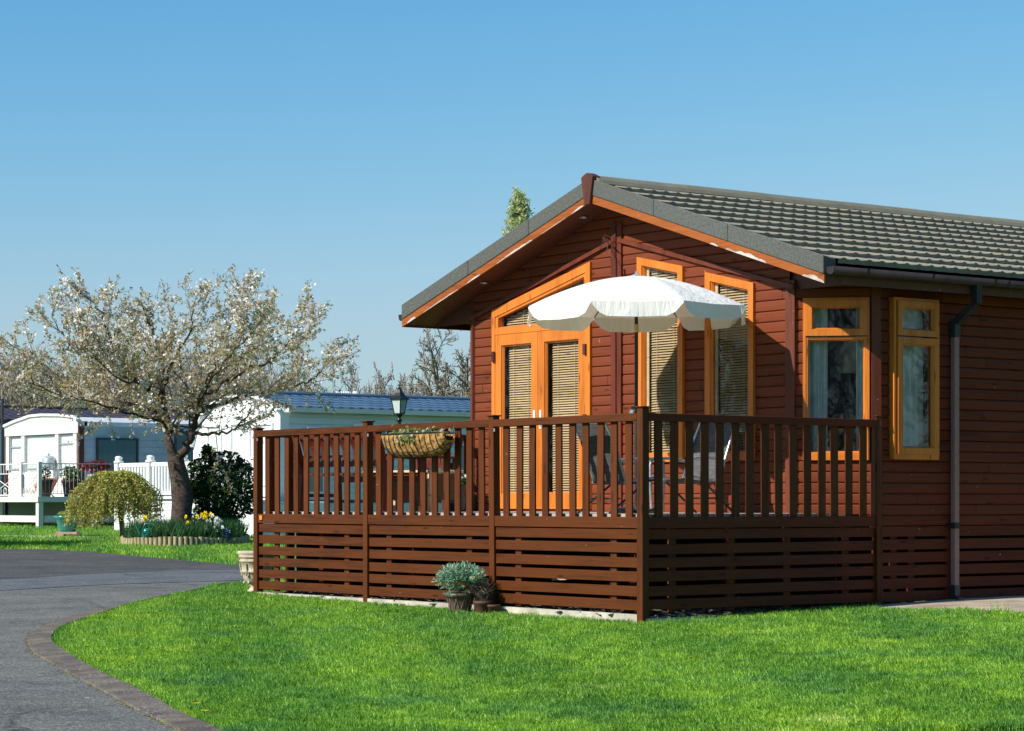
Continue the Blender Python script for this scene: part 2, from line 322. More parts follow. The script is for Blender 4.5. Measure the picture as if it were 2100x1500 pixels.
def kerb_mat():
    m, t, b = newmat('mossy kerb'); L = t.links; p = coords(t)
    n = N(t, 'ShaderNodeTexNoise', Scale=3.0, Detail=9, Roughness=.7); L.new(p, n.inputs['Vector'])
    r = ramp(t, [(.35, (.060, .046, .036)), (.55, (.140, .112, .090)), (.66, (.19, .165, .08)), (.8, (.22, .20, .10))]); L.new(n.outputs[0], r.inputs[0])
    s = N(t, 'ShaderNodeTexNoise', Scale=48.0, Detail=5, Roughness=.7); L.new(p, s.inputs['Vector'])
    rs = ramp(t, [(.56, (0, 0, 0)), (.64, (1, 1, 1))]); L.new(s.outputs[0], rs.inputs[0])
    s2_ = N(t, 'ShaderNodeTexNoise', Scale=2.2, Detail=4); L.new(p, s2_.inputs['Vector']); s2 = ramp(t, [(.42, (.05, .05, .05)), (.60, (.95, .95, .95))]); L.new(s2_.outputs[0], s2.inputs[0])
    m2 = N(t, 'ShaderNodeMath', operation='MULTIPLY'); L.new(rs.outputs[0], m2.inputs[0]); L.new(s2.outputs[0], m2.inputs[1])
    mm = N(t, 'ShaderNodeMix', data_type='RGBA'); L.new(m2.outputs[0], mm.inputs[0]); L.new(r.outputs[0], mm.inputs[6]); mm.inputs[7].default_value = (.42, .38, .36, 1)
    L.new(mm.outputs[2], b.inputs['Base Color']); b.inputs['Roughness'].default_value = .95
    bp = N(t, 'ShaderNodeBump', Strength=.9, Distance=.01); L.new(s.outputs[0], bp.inputs['Height']); L.new(bp.outputs[0], b.inputs['Normal'])
    return m
M['kerb'] = kerb_mat()
def grass_cols(t, dark=1.0):
    L = t.links; p = coords(t)
    n = N(t, 'ShaderNodeTexNoise', Scale=.75, Detail=6, Roughness=.7); L.new(p, n.inputs['Vector'])
    r = ramp(t, [(.32, tuple(c*dark for c in (.145, .36, .065))), (.44, tuple(c*dark for c in (.22, .465, .042))), (.60, tuple(c*dark for c in (.30, .535, .032))), (.76, tuple(c*dark for c in (.48, .64, .13)))])
    L.new(n.outputs[0], r.inputs[0])
    n2 = N(t, 'ShaderNodeTexNoise', Scale=4.5, Detail=4, Roughness=.7); L.new(p, n2.inputs['Vector'])
    r2 = ramp(t, [(.30, (.38, .52, .75)), (.48, (.88, .92, 1.0)), (.70, (1.55, 1.30, 1.5))]); L.new(n2.outputs[0], r2.inputs[0])
    mk = N(t, 'ShaderNodeMix', data_type='RGBA', blend_type='MULTIPLY'); mk.inputs[0].default_value = 1
    L.new(r.outputs[0], mk.inputs[6]); L.new(r2.outputs[0], mk.inputs[7])
    # mowing bands
    mp = t.nodes.new('ShaderNodeMapping'); mp.inputs['Rotation'].default_value = (0, 0, radians(-62)); L.new(p, mp.inputs['Vector'])
    wv = N(t, 'ShaderNodeTexWave', Scale=.17, Distortion=2.2, Detail=2.0); wv.inputs['Detail Scale'].default_value = .6; L.new(mp.outputs[0], wv.inputs['Vector'])
    rw = ramp(t, [(.25, (.76, .84, .90)), (.6, (1.08, 1.04, 1.03))]); L.new(wv.outputs['Fac'], rw.inputs[0])
    m3 = N(t, 'ShaderNodeMix', data_type='RGBA', blend_type='MULTIPLY'); m3.inputs[0].default_value = 1
    L.new(mk.outputs[2], m3.inputs[6]); L.new(rw.outputs[0], m3.inputs[7])
    return m3.outputs[2]
def grass_mat():
    m, t, b = newmat('grass blade'); L = t.links
    c = grass_cols(t)
    n = N(t, 'ShaderNodeTexNoise', Scale=60.0, Detail=1); L.new(coords(t), n.inputs['Vector'])
    r = ramp(t, [(.3, (.40, .48, .5)), (.5, (.95, .97, 1)), (.72, (2.0, 1.6, 3.2))]); L.new(n.outputs[0], r.inputs[0])
    mk = N(t, 'ShaderNodeMix', data_type='RGBA', blend_type='MULTIPLY'); mk.inputs[0].default_value = 1
    L.new(c, mk.inputs[6]); L.new(r.outputs[0], mk.inputs[7]); c = mk.outputs[2]
    L.new(c, b.inputs['Base Color']); b.inputs['Roughness'].default_value = .5; b.inputs['Specular IOR Level'].default_value = .3
    tr = t.nodes.new('ShaderNodeBsdfTranslucent'); L.new(c, tr.inputs['Color'])
    mix = t.nodes.new('ShaderNodeMixShader'); mix.inputs[0].default_value = .4
    L.new(b.outputs[0], mix.inputs[1]); L.new(tr.outputs[0], mix.inputs[2]); L.new(mix.outputs[0], t.nodes['Material Output'].inputs[0])
    return m
M['grass'] = grass_mat()
def turf_mat():
    m, t, b = newmat('turf'); L = t.links
    L.new(grass_cols(t, .42), b.inputs['Base Color']); b.inputs['Roughness'].default_value = .95; b.inputs['Specular IOR Level'].default_value = .1
    n = N(t, 'ShaderNodeTexNoise', Scale=30.0, Detail=5); L.new(coords(t), n.inputs['Vector'])
    bp = N(t, 'ShaderNodeBump', Strength=1.0, Distance=.05); L.new(n.outputs[0], bp.inputs['Height']); L.new(bp.outputs[0], b.inputs['Normal'])
    return m
M['turf'] = turf_mat()

# ------------------------------------------------------------------ mesh helpers
class MB:
    def __init__(s): s.v = []; s.f = []; s.m = []; s.n = 0; s.sm = []
    def add(s, vs, fs, mi=0, smooth=False):
        o = s.n; s.v.extend([tuple(p) for p in vs]); s.n += len(vs)
        for f in fs: s.f.append(tuple(o+i for i in f)); s.m.append(mi); s.sm.append(smooth)
        return s
    def box(s, a, b, mi=0):
        x0, y0, z0 = a; x1, y1, z1 = b
        return s.hexa([(x0, y0, z0), (x1, y0, z0), (x1, y1, z0), (x0, y1, z0), (x0, y0, z1), (x1, y0, z1), (x1, y1, z1), (x0, y1, z1)], mi)
    def hexa(s, p, mi=0):
        return s.add(p, [(0, 3, 2, 1), (4, 5, 6, 7), (0, 1, 5, 4), (1, 2, 6, 5), (2, 3, 7, 6), (3, 0, 4, 7)], mi)
    def obox(s, c, e, n, hl, ht, z0, z1, mi=0):
        """upright box: centre c, half length hl along e, half thickness ht along n"""
        c, e, n = Vector(c), Vector(e), Vector(n)
        q = [c-e*hl-n*ht, c+e*hl-n*ht, c+e*hl+n*ht, c-e*hl+n*ht]
        return s.hexa([(p.x, p.y, z0) for p in q]+[(p.x, p.y, z1) for p in q], mi)
    def beam(s, a, b, w_, h, up=(0, 0, 1), mi=0):
        a, b = Vector(a), Vector(b); d = (b-a).normalized(); up = Vector(up)
        sd = d.cross(up)
        if sd.length < 1e-4: sd = d.cross(Vector((1, 0, 0)))
        sd.normalize(); u = sd.cross(d).normalized()
        q = []
        for p in (a, b):
            q += [p-sd*w_/2-u*h/2, p+sd*w_/2-u*h/2, p+sd*w_/2+u*h/2, p-sd*w_/2+u*h/2]
        return s.add(q, [(0, 3, 2, 1), (4, 5, 6, 7), (0, 1, 5, 4), (1, 2, 6, 5), (2, 3, 7, 6), (3, 0, 4, 7)], mi)
    def tube(s, pts, rad, k=8, mi=0, cap=True, smooth=True):
        pts = [Vector(p) for p in pts]; n = len(pts)
        if not hasattr(rad, '__len__'): rad = [rad]*n
        vs = []; prev = None
        for i, p in enumerate(pts):
            d = (pts[min(i+1, n-1)]-pts[max(i-1, 0)])
            d = d.normalized() if d.length > 1e-9 else Vector((0, 0, 1))
            a = prev if prev is not None else (Vector((1, 0, 0)) if abs(d.x) < .9 else Vector((0, 1, 0)))
            a = (a-d*a.dot(d))
            a = a.normalized() if a.length > 1e-6 else d.orthogonal().normalized()
            prev = a; b = d.cross(a)
            for j in range(k):
                t = 2*pi*j/k; vs.append(p+(a*cos(t)+b*sin(t))*rad[i])
        fs = [(i*k+j, i*k+(j+1) % k, (i+1)*k+(j+1) % k, (i+1)*k+j) for i in range(n-1) for j in range(k)]
        s.add(vs, fs, mi, smooth)
        if cap:
            s.add([vs[j] for j in range(k)], [tuple(range(k-1, -1, -1))], mi)
            s.add([vs[(n-1)*k+j] for j in range(k)], [tuple(range(k))], mi)
        return s
    def lathe(s, prof, c=(0, 0, 0), k=24, mi=0, smooth=True, flute=None):
        vs = []; c = Vector(c)
        for r, z in prof:
            for j in range(k):
                t = 2*pi*j/k; rr = r*(1+(flute(t, z) if flute else 0)); vs.append(c+Vector((rr*cos(t), rr*sin(t), z)))
        n = len(prof)
        fs = [(i*k+j, i*k+(j+1) % k, (i+1)*k+(j+1) % k, (i+1)*k+j) for i in range(n-1) for j in range(k)]
        return s.add(vs, fs, mi, smooth)
    def prism(s, poly, a, b, mi=0):
        """poly: list of 3D points; extruded by vector b-a"""
        d = Vector(b)-Vector(a); P = [Vector(p) for p in poly]; n = len(P)
        s.add(P+[p+d for p in P], [tuple(range(n))[::-1], tuple(range(n, 2*n))]+[(i, (i+1) % n, n+(i+1) % n, n+i) for i in range(n)], mi)
        return s
    def build(s, name, mat, parent=None, origin=None):
        me = bpy.data.meshes.new(name)
        o = bpy.data.objects.new(name, me)
        off = Vector((0, 0, 0))
        if parent is not None: off = Vector(parent.get('_o', (0, 0, 0)))
        elif origin is not None: off = Vector(origin); o.location = off
        me.from_pydata([(x-off.x, y-off.y, z-off.z) for x, y, z in s.v], [], s.f)
        mats = mat if isinstance(mat, (list, tuple)) else [mat]
        for mm in mats: me.materials.append(M[mm] if isinstance(mm, str) else mm)
        me.polygons.foreach_set('material_index', s.m); me.polygons.foreach_set('use_smooth', s.sm)
        me.update()
        SC.collection.objects.link(o)
        if parent is not None: o.parent = parent
        o['_o'] = tuple(off)
        return o
def thing(name, loc, label, cat, group=None, kind=None):
    o = bpy.data.objects.new(name, None); SC.collection.objects.link(o); o.location = loc; o.empty_display_size = .2
    o['_o'] = tuple(loc); tag(o, label, cat, group, kind); return o
def tag(o, label=None, cat=None, group=None, kind=None):
    if label: o['label'] = label
    if cat: o['category'] = cat
    if group: o['group'] = group
    if kind: o['kind'] = kind
    return o
def copy_tree(o, parent=None):
    c = o.copy(); SC.collection.objects.link(c)
    if parent is not None: c.parent = parent
    for ch in list(o.children): copy_tree(ch, c)
    return c
def bevel(o, w_=.004, seg=1):
    b = o.modifiers.new('bevel', 'BEVEL'); b.width = w_; b.segments = seg; b.limit_method = 'ANGLE'; b.angle_limit = radians(40); return o
def cards(mb, P, size, mats, aspect=1.6, flat=0.0, bias=None, cup=False):
    """one small leaf-shaped quad per point of P (n,3)"""
    n = len(P)
    if n == 0: return
    nrm = rng.normal(size=(n, 3)); nrm[:, 2] = nrm[:, 2]*(1-flat)+flat*2
    if bias is not None: nrm += np.array(bias)
    nrm /= np.linalg.norm(nrm, axis=1)[:, None]
    t = np.cross(nrm, rng.normal(size=(n, 3))); t /= np.linalg.norm(t, axis=1)[:, None]+1e-9
    b = np.cross(nrm, t)
    sz = size*(.6+.8*rng.random(n))[:, None] if np.isscalar(size) else np.asarray(size)[:, None]
    V = np.stack([P-t*sz*aspect*.5, P-b*sz*.42+t*sz*.05, P+t*sz*aspect*.5, P+b*sz*.42+t*sz*.05], axis=1)
    mi = rng.choice(len(mats), size=n, p=mats) if not isinstance(mats, int) else np.full(n, mats)
    o = mb.n; mb.v.extend(map(tuple, V.reshape(-1, 3).tolist())); mb.n += 4*n
    for i in range(n):
        mb.f.append((o+4*i, o+4*i+1, o+4*i+2, o+4*i+3)); mb.m.append(int(mi[i])); mb.sm.append(False)
def fastmesh(name, V, nper, mat):
    """V (n, nper, 3): n separate polygons"""
    n = len(V); me = bpy.data.meshes.new(name)
    me.vertices.add(n*nper); me.vertices.foreach_set('co', V.reshape(-1).astype(np.float32))
    me.loops.add(n*nper); me.loops.foreach_set('vertex_index', np.arange(n*nper, dtype=np.int32))
    me.polygons.add(n); me.polygons.foreach_set('loop_start', np.arange(0, n*nper, nper, dtype=np.int32))
    me.polygons.foreach_set('loop_total', np.full(n, nper, dtype=np.int32))
    me.materials.append(M[mat]); me.update(calc_edges=True); me.validate()
    o = bpy.data.objects.new(name, me); SC.collection.objects.link(o); return o

# ------------------------------------------------------------------ ground, road, kerb, lawns
KIN = [(437, 1500), (371, 1471), (286, 1423), (200, 1383), (143, 1349), (112, 1327), (106, 1311), (124, 1292), (171, 1274), (257, 1246), (314, 1231), (386, 1217), (440, 1203), (491, 1197), (560, 1194)]
KOUT = [(365, 1500), (286, 1461), (200, 1415), (114, 1368), (71, 1343), (56, 1321), (58, 1307), (86, 1288), (143, 1267), (200, 1254), (257, 1243), (314, 1230), (386, 1216), (440, 1202), (491, 1196), (560, 1193)]
def smooth_line(P, n=12):
    P = [Vector(p) for p in P]; out = []
    for i in range(len(P)-1):
        p0, p1, p2, p3 = P[max(i-1, 0)], P[i], P[i+1], P[min(i+2, len(P)-1)]
        for k in range(n):
            t = k/n
            out.append(.5*((2*p1)+(-p0+p2)*t+(2*p0-5*p1+4*p2-p3)*t*t+(-p0+3*p1-3*p2+p3)*t**3))
    out.append(P[-1]); return out
def G(px, y): return gp(px, y)
kin = smooth_line([G(520, 1545)]+[G(*p) for p in KIN], 8); kout = smooth_line([G(440, 1540)]+[G(*p) for p in KOUT], 8)
def sheet(name, poly, mat, dz, kind='structure', sub=0):
    from mathutils.geometry import tessellate_polygon
    tri = tessellate_polygon([[Vector((p.x, p.y, 0)) for p in poly]])
    mb = MB(); vs = []
    for p in poly: vs.append((p.x, p.y, gz(p.x, p.y)+dz))
    fs = []
    for a, b, c in tri:
        A, B, C = [Vector(vs[i]) for i in (a, b, c)]
        fs.append((a, b, c) if (B-A).cross(C-A).z > 0 else (a, c, b))
    mb.add(vs, fs); o = mb.build(name, mat); tag(o, kind=kind); return o
# one ground sheet, fine near the camera, out to the horizon
xs = sorted(set([-900, -400, -200, -120, -80, -60, -45, -35, -25, -18, -12] + [round(-9+i*.5, 2) for i in range(0, 21)] + [1.2, 2, 3, 4, 4.6, 5, 6, 8, 12, 20, 40, 80, 160, 400, 900]))
ds = [-60, -20, 0, 4, 8, 10, 12, 14, 16, 18, 20, 22, 25, 30, 35, 40, 50, 60, 70, 78, 100, 150, 250, 500, 1200]
mb = MB(); vs = []
for d in ds:
    for x in xs: p = cw(x, d); vs.append((p.x, p.y, gxd(x, d)))
nx = len(xs)
mb.add(vs, [(i*nx+j, i*nx+j+1, (i+1)*nx+j+1, (i+1)*nx+j) for i in range(len(ds)-1) for j in range(nx-1)])
tag(mb.build('ground', 'turf'), kind='structure')
farE = [(-400, 1127), (0, 1127), (91, 1127), (200, 1134), (314, 1144), (486, 1160), (620, 1173)]
road_poly = [gp(*p) for p in farE] + [cw(-.2, 34), gp(560, 1193.5)] + list(reversed(kout)) + [cw(-4, 8), cw(-9, 8), cw(-18, 20)]
sheet('road', road_poly, 'asphalt', .005)
dk = [(-400, 1127.6), (0, 1127.6), (91, 1127.6), (200, 1134.6), (314, 1144.6), (486, 1160.6), (620, 1173.6), (486, 1169), (343, 1172), (171, 1179), (80, 1186), (0, 1190), (-400, 1203)]
sheet('old_tarmac', [gp(*p) for p in dk], 'asphalt_dark', .010)
bl = [(-400, 1203.3), (0, 1190.3), (80, 1186.3), (171, 1179.3), (343, 1172.3), (486, 1169.3), (560, 1172), (560, 1190), (429, 1194), (257, 1199), (171, 1203), (0, 1213), (-400, 1236)]
sheet('tarmac_strip', [gp(*p) for p in bl], 'asphalt_blue', .010)
# kerb: a low raised strip
mb = MB(); n = len(kin)
prof = []
for a, b in zip(kout, kin):
    za, zb = gz(a.x, a.y), gz(b.x, b.y)
    w_ = (Vector((b.x-a.x, b.y-a.y, 0))); jl = mnoise.noise(Vector((a.x*2, a.y*2, 0)))*.012
    a2 = Vector((a.x, a.y, 0))+w_*.04; b2 = Vector((b.x, b.y, 0))+w_.normalized()*jl if w_.length > .001 else Vector((b.x, b.y, 0))
    prof += [(a.x, a.y, za-.02), (a2.x, a2.y, za+.018), (b2.x, b2.y, zb+.030), (b2.x, b2.y, zb-.03)]
mb.add(prof, [(4*i+j, 4*i+j+1, 4*i+5+j, 4*i+4+j) for i in range(n-1) for j in range(3)])
tag(mb.build('kerb', 'kerb'), kind='structure')
# moss and grit growing along the outer joint of the kerb
mb = MB(); pts = []
for i in range(len(kout)-1):
    a, b = kout[i], kout[i+1]; L_ = (b-a).length
    for _ in range(int(L_*230)):
        t = random.random(); p = a.lerp(b, t); q = random.gauss(0, .014)
        if mnoise.noise(p*3) > -.15: pts.append((p.x+q, p.y+random.gauss(0, .014), gz(p.x, p.y)+.006))
cards(mb, np.array(pts), .013, [.8, .2], 1.3, 8.0)
o = mb.build('kerb_moss', ['leaf_olive', 'soil']); tag(o, 'thin line of moss and grit along the kerb edge', 'moss', kind='stuff')
# distant concrete path
mb = MB(); a = [gp(-300, 1098.2), gp(0, 1099), gp(250, 1102.5), gp(522, 1106), gp(620, 1108)]; b = [gp(-300, 1101), gp(0, 1102), gp(250, 1105), gp(522, 1109), gp(620, 1111)]
mb.add([(p.x, p.y, p.z+.014) for p in a+b], [(i, i+5, i+6, i+1)[::-1] for i in range(4)])
tag(mb.build('path', 'concrete'), kind='structure')
# paving beside the lodge
slab_edge = [gp(1790, 1251.5), gp(1850, 1251.5), gp(1900, 1252.5), gp(1950, 1254), gp(2000, 1256.5), gp(2050, 1259), gp(2100, 1262), gp(2250, 1272)]
slab_edge[0].x = .03
mb = MB(); vs = []; 
inner = [Vector((-.05, 2.9+i*1.4, 0)) for i in range(8)]
K = 8
for e, q in zip(slab_edge, inner):
    for k in range(K+1):
        p = Vector((q.x, q.y, 0)).lerp(Vector((e.x, e.y, 0)), k/K); vs.append((p.x, p.y, gz(p.x, p.y)+.012+.004*mnoise.noise(p*1.5)))
mb.add(vs, [(i*(K+1)+j, i*(K+1)+j+1, (i+1)*(K+1)+j+1, (i+1)*(K+1)+j) for i in range(7) for j in range(K)])
M['paving'] = noisy('sandy paving', (.34, .26, .185), (.52, .42, .31), 2.5, .95, .5, 40, detail=9, objspace=False)
tag(mb.build('paving', 'paving'), kind='structure')

# --- grass blades
def inpoly(X, Y, poly):
    ins = np.zeros(len(X), bool); n = len(poly); j = n-1
    for i in range(n):
        xi, yi, xj, yj = poly[i][0], poly[i][1], poly[j][0], poly[j][1]
        c = ((yi > Y) != (yj > Y)) & (X < (xj-xi)*(Y-yi)/(yj-yi+1e-12)+xi); ins ^= c; j = i
    return ins
def vnoise(X, Y, s, seed=0):
    """cheap smooth value noise in numpy"""
    r = np.random.default_rng(seed).random((64, 64))
    u, v = X/s, Y/s; i, j = np.floor(u).astype(int), np.floor(v).astype(int); fu, fv = u-i, v-j
    fu = fu*fu*(3-2*fu); fv = fv*fv*(3-2*fv); a = r[i % 64, j % 64]; b = r[(i+1) % 64, j % 64]; c = r[i % 64, (j+1) % 64]; d = r[(i+1) % 64, (j+1) % 64]
    return (a*(1-fu)+b*fu)*(1-fv)+(c*(1-fu)+d*fu)*fv
def grass(name, n, dlo, dhi, poly, excl, hgt, wid, label, margin=1.04):
    u = rng.random(n); d = 1/(1/dlo+(1/dhi-1/dlo)*u) if dhi/dlo > 1.3 else dlo+(dhi-dlo)*u
    # denser near, thinner far: constant count per picture area would be 1/d; mix with area-uniform
    d2 = np.sqrt(dlo**2+(dhi**2-dlo**2)*rng.random(n)); pick = rng.random(n) < .5; d = np.where(pick, d, d2)
    x = (rng.random(n)*2-1)*.2164*margin*d
    X = CAM.x+.6*x-.8*d; Y = CAM.y+.8*x+.6*d
    ok = inpoly(X, Y, [(p.x, p.y) for p in poly])
    for e in excl: ok &= ~inpoly(X, Y, e)
    X, Y, x, d = X[ok], Y[ok], x[ok], d[ok]; n = len(X)
    z = .0087*(np.minimum(d, 78)-22)+.03*np.clip(x-1.2, 0, 3.4)
    cl = vnoise(X, Y, .11, 3); big = vnoise(X, Y, .9, 4)
    h = hgt*(.30+.5*rng.random(n)+.95*cl+.25*big); wd = wid*(.7+.6*rng.random(n))*np.clip(d/16, 1, 1.8)
    az = rng.random(n)*2*pi; lean = (.15+.55*rng.random(n))*h; la = az+pi/2+rng.normal(size=n)*.5+0
    dx, dy = np.cos(az)*wd/2, np.sin(az)*wd/2; lx, ly = np.cos(la)*lean, np.sin(la)*lean
    V = np.empty((n, 4, 3))
    V[:, 0] = np.stack([X-dx, Y-dy, z-.004], 1); V[:, 1] = np.stack([X+dx, Y+dy, z-.004], 1)
    V[:, 2] = np.stack([X+dx*.7+lx*.45, Y+dy*.7+ly*.45, z+h*.62], 1); V[:, 3] = np.stack([X+lx, Y+ly, z+h], 1)
    o = fastmesh(name, V, 4, 'grass'); tag(o, label, 'grass', kind='stuff'); return o
lodge_ex = [(-6.86, -.09), (.10, -.09), (.10, 2.9), (.03, 3), (-.03, 14), (-7, 14)]
slab_ex = [(p.x, p.y) for p in slab_edge]+[(-.05, 12.7), (-.05, 2.9)]
lawn_poly = list(kin)+[cw(-.5, 34), cw(14, 34), cw(14, 9), cw(-1, 9)]
grass('lawn_grass', 620000, 12.0, 33, lawn_poly, [lodge_ex, slab_ex], .036, .0050, 'short bright green lawn grass around the brown deck')
verge_poly = [gp(*p) for p in farE]+[cw(-.6, 34), cw(2, 34), cw(2, 76), cw(-40, 76), cw(-40, 50)]
pathx = [(p.x, p.y) for p in a]+[(p.x, p.y) for p in reversed(b)]
grass('verge_grass', 240000, 33.0, 74, verge_poly, [lodge_ex, pathx], .055, .010, 'green verge grass between the road and the caravans')
# longer tufts at posts and edges
mb = MB()
def tuft(p, n, h, r, mi=0):
    for _ in range(n):
        a = random.random()*6.28; q = Vector((p[0]+random.gauss(0, r), p[1]+random.gauss(0, r), p[2])); t = Vector((cos(a), sin(a), 0))*.003
        hh = h*random.uniform(.5, 1.2); l = Vector((random.gauss(0, .3), random.gauss(0, .3), 1))*hh
        mb.add([q-t, q+t, q+l*.6+t*.6, q+l], [(0, 1, 2, 3)], mi)
for i in range(240):
    x = random.uniform(-6.9, 0.0); tuft((x, -.085-random.random()*.03, gz(x, -.08)), 6, .038, .02)
for i in range(90):
    y = random.uniform(0, 2.9); tuft((.10+random.random()*.04, y, gz(.1, y)), 7, .055, .02)
for i in range(8):
    q = at(2045+random.gauss(0, 14), 21.4); tuft((q.x, q.y, q.z), 9, .11, .03)
o = mb.build('edge_grass', 'grass'); tag(o, 'longer grass tufts along the foot of the deck', 'grass', kind='stuff')

# ------------------------------------------------------------------ the lodge
EX = Vector((1, 0, 0)); EY = Vector((0, 1, 0))
XL, XR, YF, CH = -6.5, 0.0, 2.4, .58           # side planes, gable plane, chamfer size
XC = -3.25; YV = 1.98; YB = 14.4               # ridge line, front verge, rear
EAVE_X = .31; SLO = .3155
def fas_bot(X): return 3.19+ (EAVE_X+3.25-abs(X-XC))*SLO - .004      # lower edge of the fascia
LODGE = thing('timber_lodge', (-3.25, 7, 0), 'red brown timber lodge with grey tiled gable roof and orange framed windows', 'lodge')
z0s = .87
def siding(mb, P, e, nrm, span, holes, z0, z1, mi=0):
    P, e, nrm = Vector(P), Vector(e), Vector(nrm)
    pr = [(0, .001), (.045, .013), (.11, .019), (.5, .0215), (.86, .020), (.955, .014), (1.0, .001)]
    z = z0
    while z < z1-.001:
        for (f0, o0), (f1, o1) in zip(pr[:-1], pr[1:]):
            za, zb = z+f0*CO, z+f1*CO
            if zb > z1: break
            zm = (za+zb)/2; lo, hi = span(zm)
            if hi <= lo: continue
            iv = [(lo, hi)]
            for h in holes:
                r = h(zm)
                if not r: continue
                nv = []
                for a, b in iv:
                    if r[1] <= a or r[0] >= b: nv.append((a, b)); continue
                    if r[0] > a: nv.append((a, r[0]))
                    if r[1] < b: nv.append((r[1], b))
                iv = nv
            for a, b in iv:
                if b-a < .004: continue
                q = [P+e*a+nrm*o0, P+e*b+nrm*o0, P+e*b+nrm*o1, P+e*a+nrm*o1]
                q[0].z = q[1].z = za; q[2].z = q[3].z = zb
                mb.add(q, [(0, 1, 2, 3)], mi)
        z += CO
def wall_under(X): return fas_bot(X)+.03
# front gable wall: parameter = X
WINS = {  # X0, X1, z bottom, z top at X0, z top at X1
 'door': (-5.51, -3.70, 1.03, 3.32, 3.735), 'w2': (-2.90, -2.16, 1.53, 3.72, 3.565), 'w3': (-1.81, -1.078, 1.53, 3.475, 3.31)}
def hole(k, m=.03):
    x0, x1, zb, za, zc = WINS[k]
    def f(z):
        if z < zb+m: return None
        # region below the sloping top
        if z < min(za, zc)-m: return (x0+m, x1-m)
        if z > max(za, zc)-m: return None
        t = (z+m-za)/(zc-za); xx = x0+(x1-x0)*t
        return (xx, x1-m) if zc > za else (x0+m, xx)
    return f
def gspan(z):
    # gable outline: stop at the roof slope
    half = 3.25-CH
    if z > wall_under(XC): return (0, -1)
    s = (z-.03-3.19)/SLO; lim = EAVE_X+3.25-s if z > wall_under(XC-half) else half
    lim = min(lim, half); return (XC-lim, XC+lim)
mb = MB(); siding(mb, (0, YF, 0), EX, -EY, gspan, [hole('door', .03), hole('w2'), hole('w3')], z0s, 4.4); mb.build('wall', 'siding_x', LODGE)
# chamfer walls
c1 = Vector((XR-CH, YF, 0)); c2 = Vector((XR, YF+CH, 0)); ce = (c2-c1).normalized(); cn = Vector((ce.y, -ce.x, 0)); CL = (c2-c1).length
cwin = (.115, .765, 1.52, 3.12)
mb = MB(); siding(mb, c1, ce, cn, lambda z: (0, CL), [lambda z: (cwin[0]+.03, cwin[1]-.03) if cwin[2]+.03 < z < cwin[3]-.03 else None], z0s, 3.31)
mb.build('wall', 'siding_x', LODGE)
d1 = Vector((XL+CH, YF, 0)); d2 = Vector((XL, YF+CH, 0)); mb = MB(); siding(mb, d1, (d2-d1).normalized(), Vector((-ce.y, -ce.x, 0))*1, lambda z: (0, CL), [], z0s, 3.31); mb.build('wall', 'siding_x', LODGE)
# right side wall
swin = (3.16, 3.80, 1.53, 3.13)
mb = MB(); siding(mb, (XR, 0, 0), EY, EX, lambda z: (YF+CH, YB), [lambda z: (swin[0]+.03, swin[1]-.03) if swin[2]+.03 < z < swin[3]-.03 else None], z0s, 3.31)
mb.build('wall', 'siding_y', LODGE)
mb = MB(); mb.box((XL, YF+CH, .45), (XL+.02, YB, 3.31)); mb.box((XL, YB-.02, .45), (XR, YB, 3.31)); mb.add([(XL, YB-.01, 3.3), (XR, YB-.01, 3.3), (XC, YB-.01, 4.3)], [(0, 1, 2)]); mb.build('wall', 'siding_y', LODGE)
# inner lining behind the openings, so that rooms are dark and closed
mb = MB()
mb.box((XL+.1, 5.5, 1.0), (XR-.1, 5.53, 3.3)); mb.box((XL+.1, YF+.25, .96), (XR-.05, 5.6, .99))
mb.build('interior', 'room', LODGE)
# skirting under the side wall
mb = MB()
for i in range(6):
    zt = .865-i*.129; mb.box((XR-.004, YF+CH+.02, zt-.10), (XR+.018, YB, zt))
for yy in [3.2, 3.45, 4.0+.0, 5.2, 6.4, 7.6, 8.8, 10]: mb.box((XR-.03, yy, .09), (XR-.006, yy+.09, .86))
mb.build('skirting', 'deck_y', LODGE)
mb = MB(); mb.box((-6.74, 2.46, .03), (-.03, 2.49, .95)); mb.build('underfloor_dark_sheet', 'dark_in', LODGE)  # dark sheet added to stop sun under the lodge and blacken the deck gaps
mb = MB(); mb.box((XR-.6, YF+CH+.1, .03), (XR-.5, YB, .9)); mb.box((XL-.26, 3.4, .03), (XR-.5, 3.45, .95)); mb.build('underfloor_dark_sheet', 'dark_in', LODGE)  # added dark sheets stand for the black void under the lodge
# corner posts and trims
mb = MB()
mb.obox(c2+Vector((0, 0, 0)), (cn+EX).normalized(), (cn+EX).normalized().cross(Vector((0, 0, 1))), .035, .05, z0s-.02, 3.3)
mb.build('corner_trim', 'trim_red', LODGE)
mb = MB(); mb.obox(c1, (cn-EY).normalized(), (cn-EY).normalized().cross(Vector((0, 0, 1))), .035, .05, z0s-.02, 3.3); mb.build('corner_trim', 'trim_red', LODGE)
mb = MB(); q = Vector((-ce.y, -ce.x, 0)); nn = (q-EY).normalized(); mb.obox(d1, nn, nn.cross(Vector((0, 0, 1))), .035, .05, z0s-.02, 3.3); mb.build('corner_trim', 'trim_red', LODGE)
mb = MB(); mb.box((-3.335, YF-.052, z0s), (-3.255, YF-.0, 4.12)); mb.box((-3.245, YF-.044, z0s), (-3.17, YF-.0, 4.12)); mb.build('centre_trim', 'trim_red', LODGE)
# collar battens that follow the slope on the gable wall
mb = MB()
for sgn in (-1, 1):
    mb.beam((XC+sgn*.03, YF-.04, 3.93), (XC+sgn*2.75, YF-.04, 3.93-2.72*SLO*.82), .035, .042, (0, 0, 1))
mb.build('gable_batten', 'trim_red', LODGE)
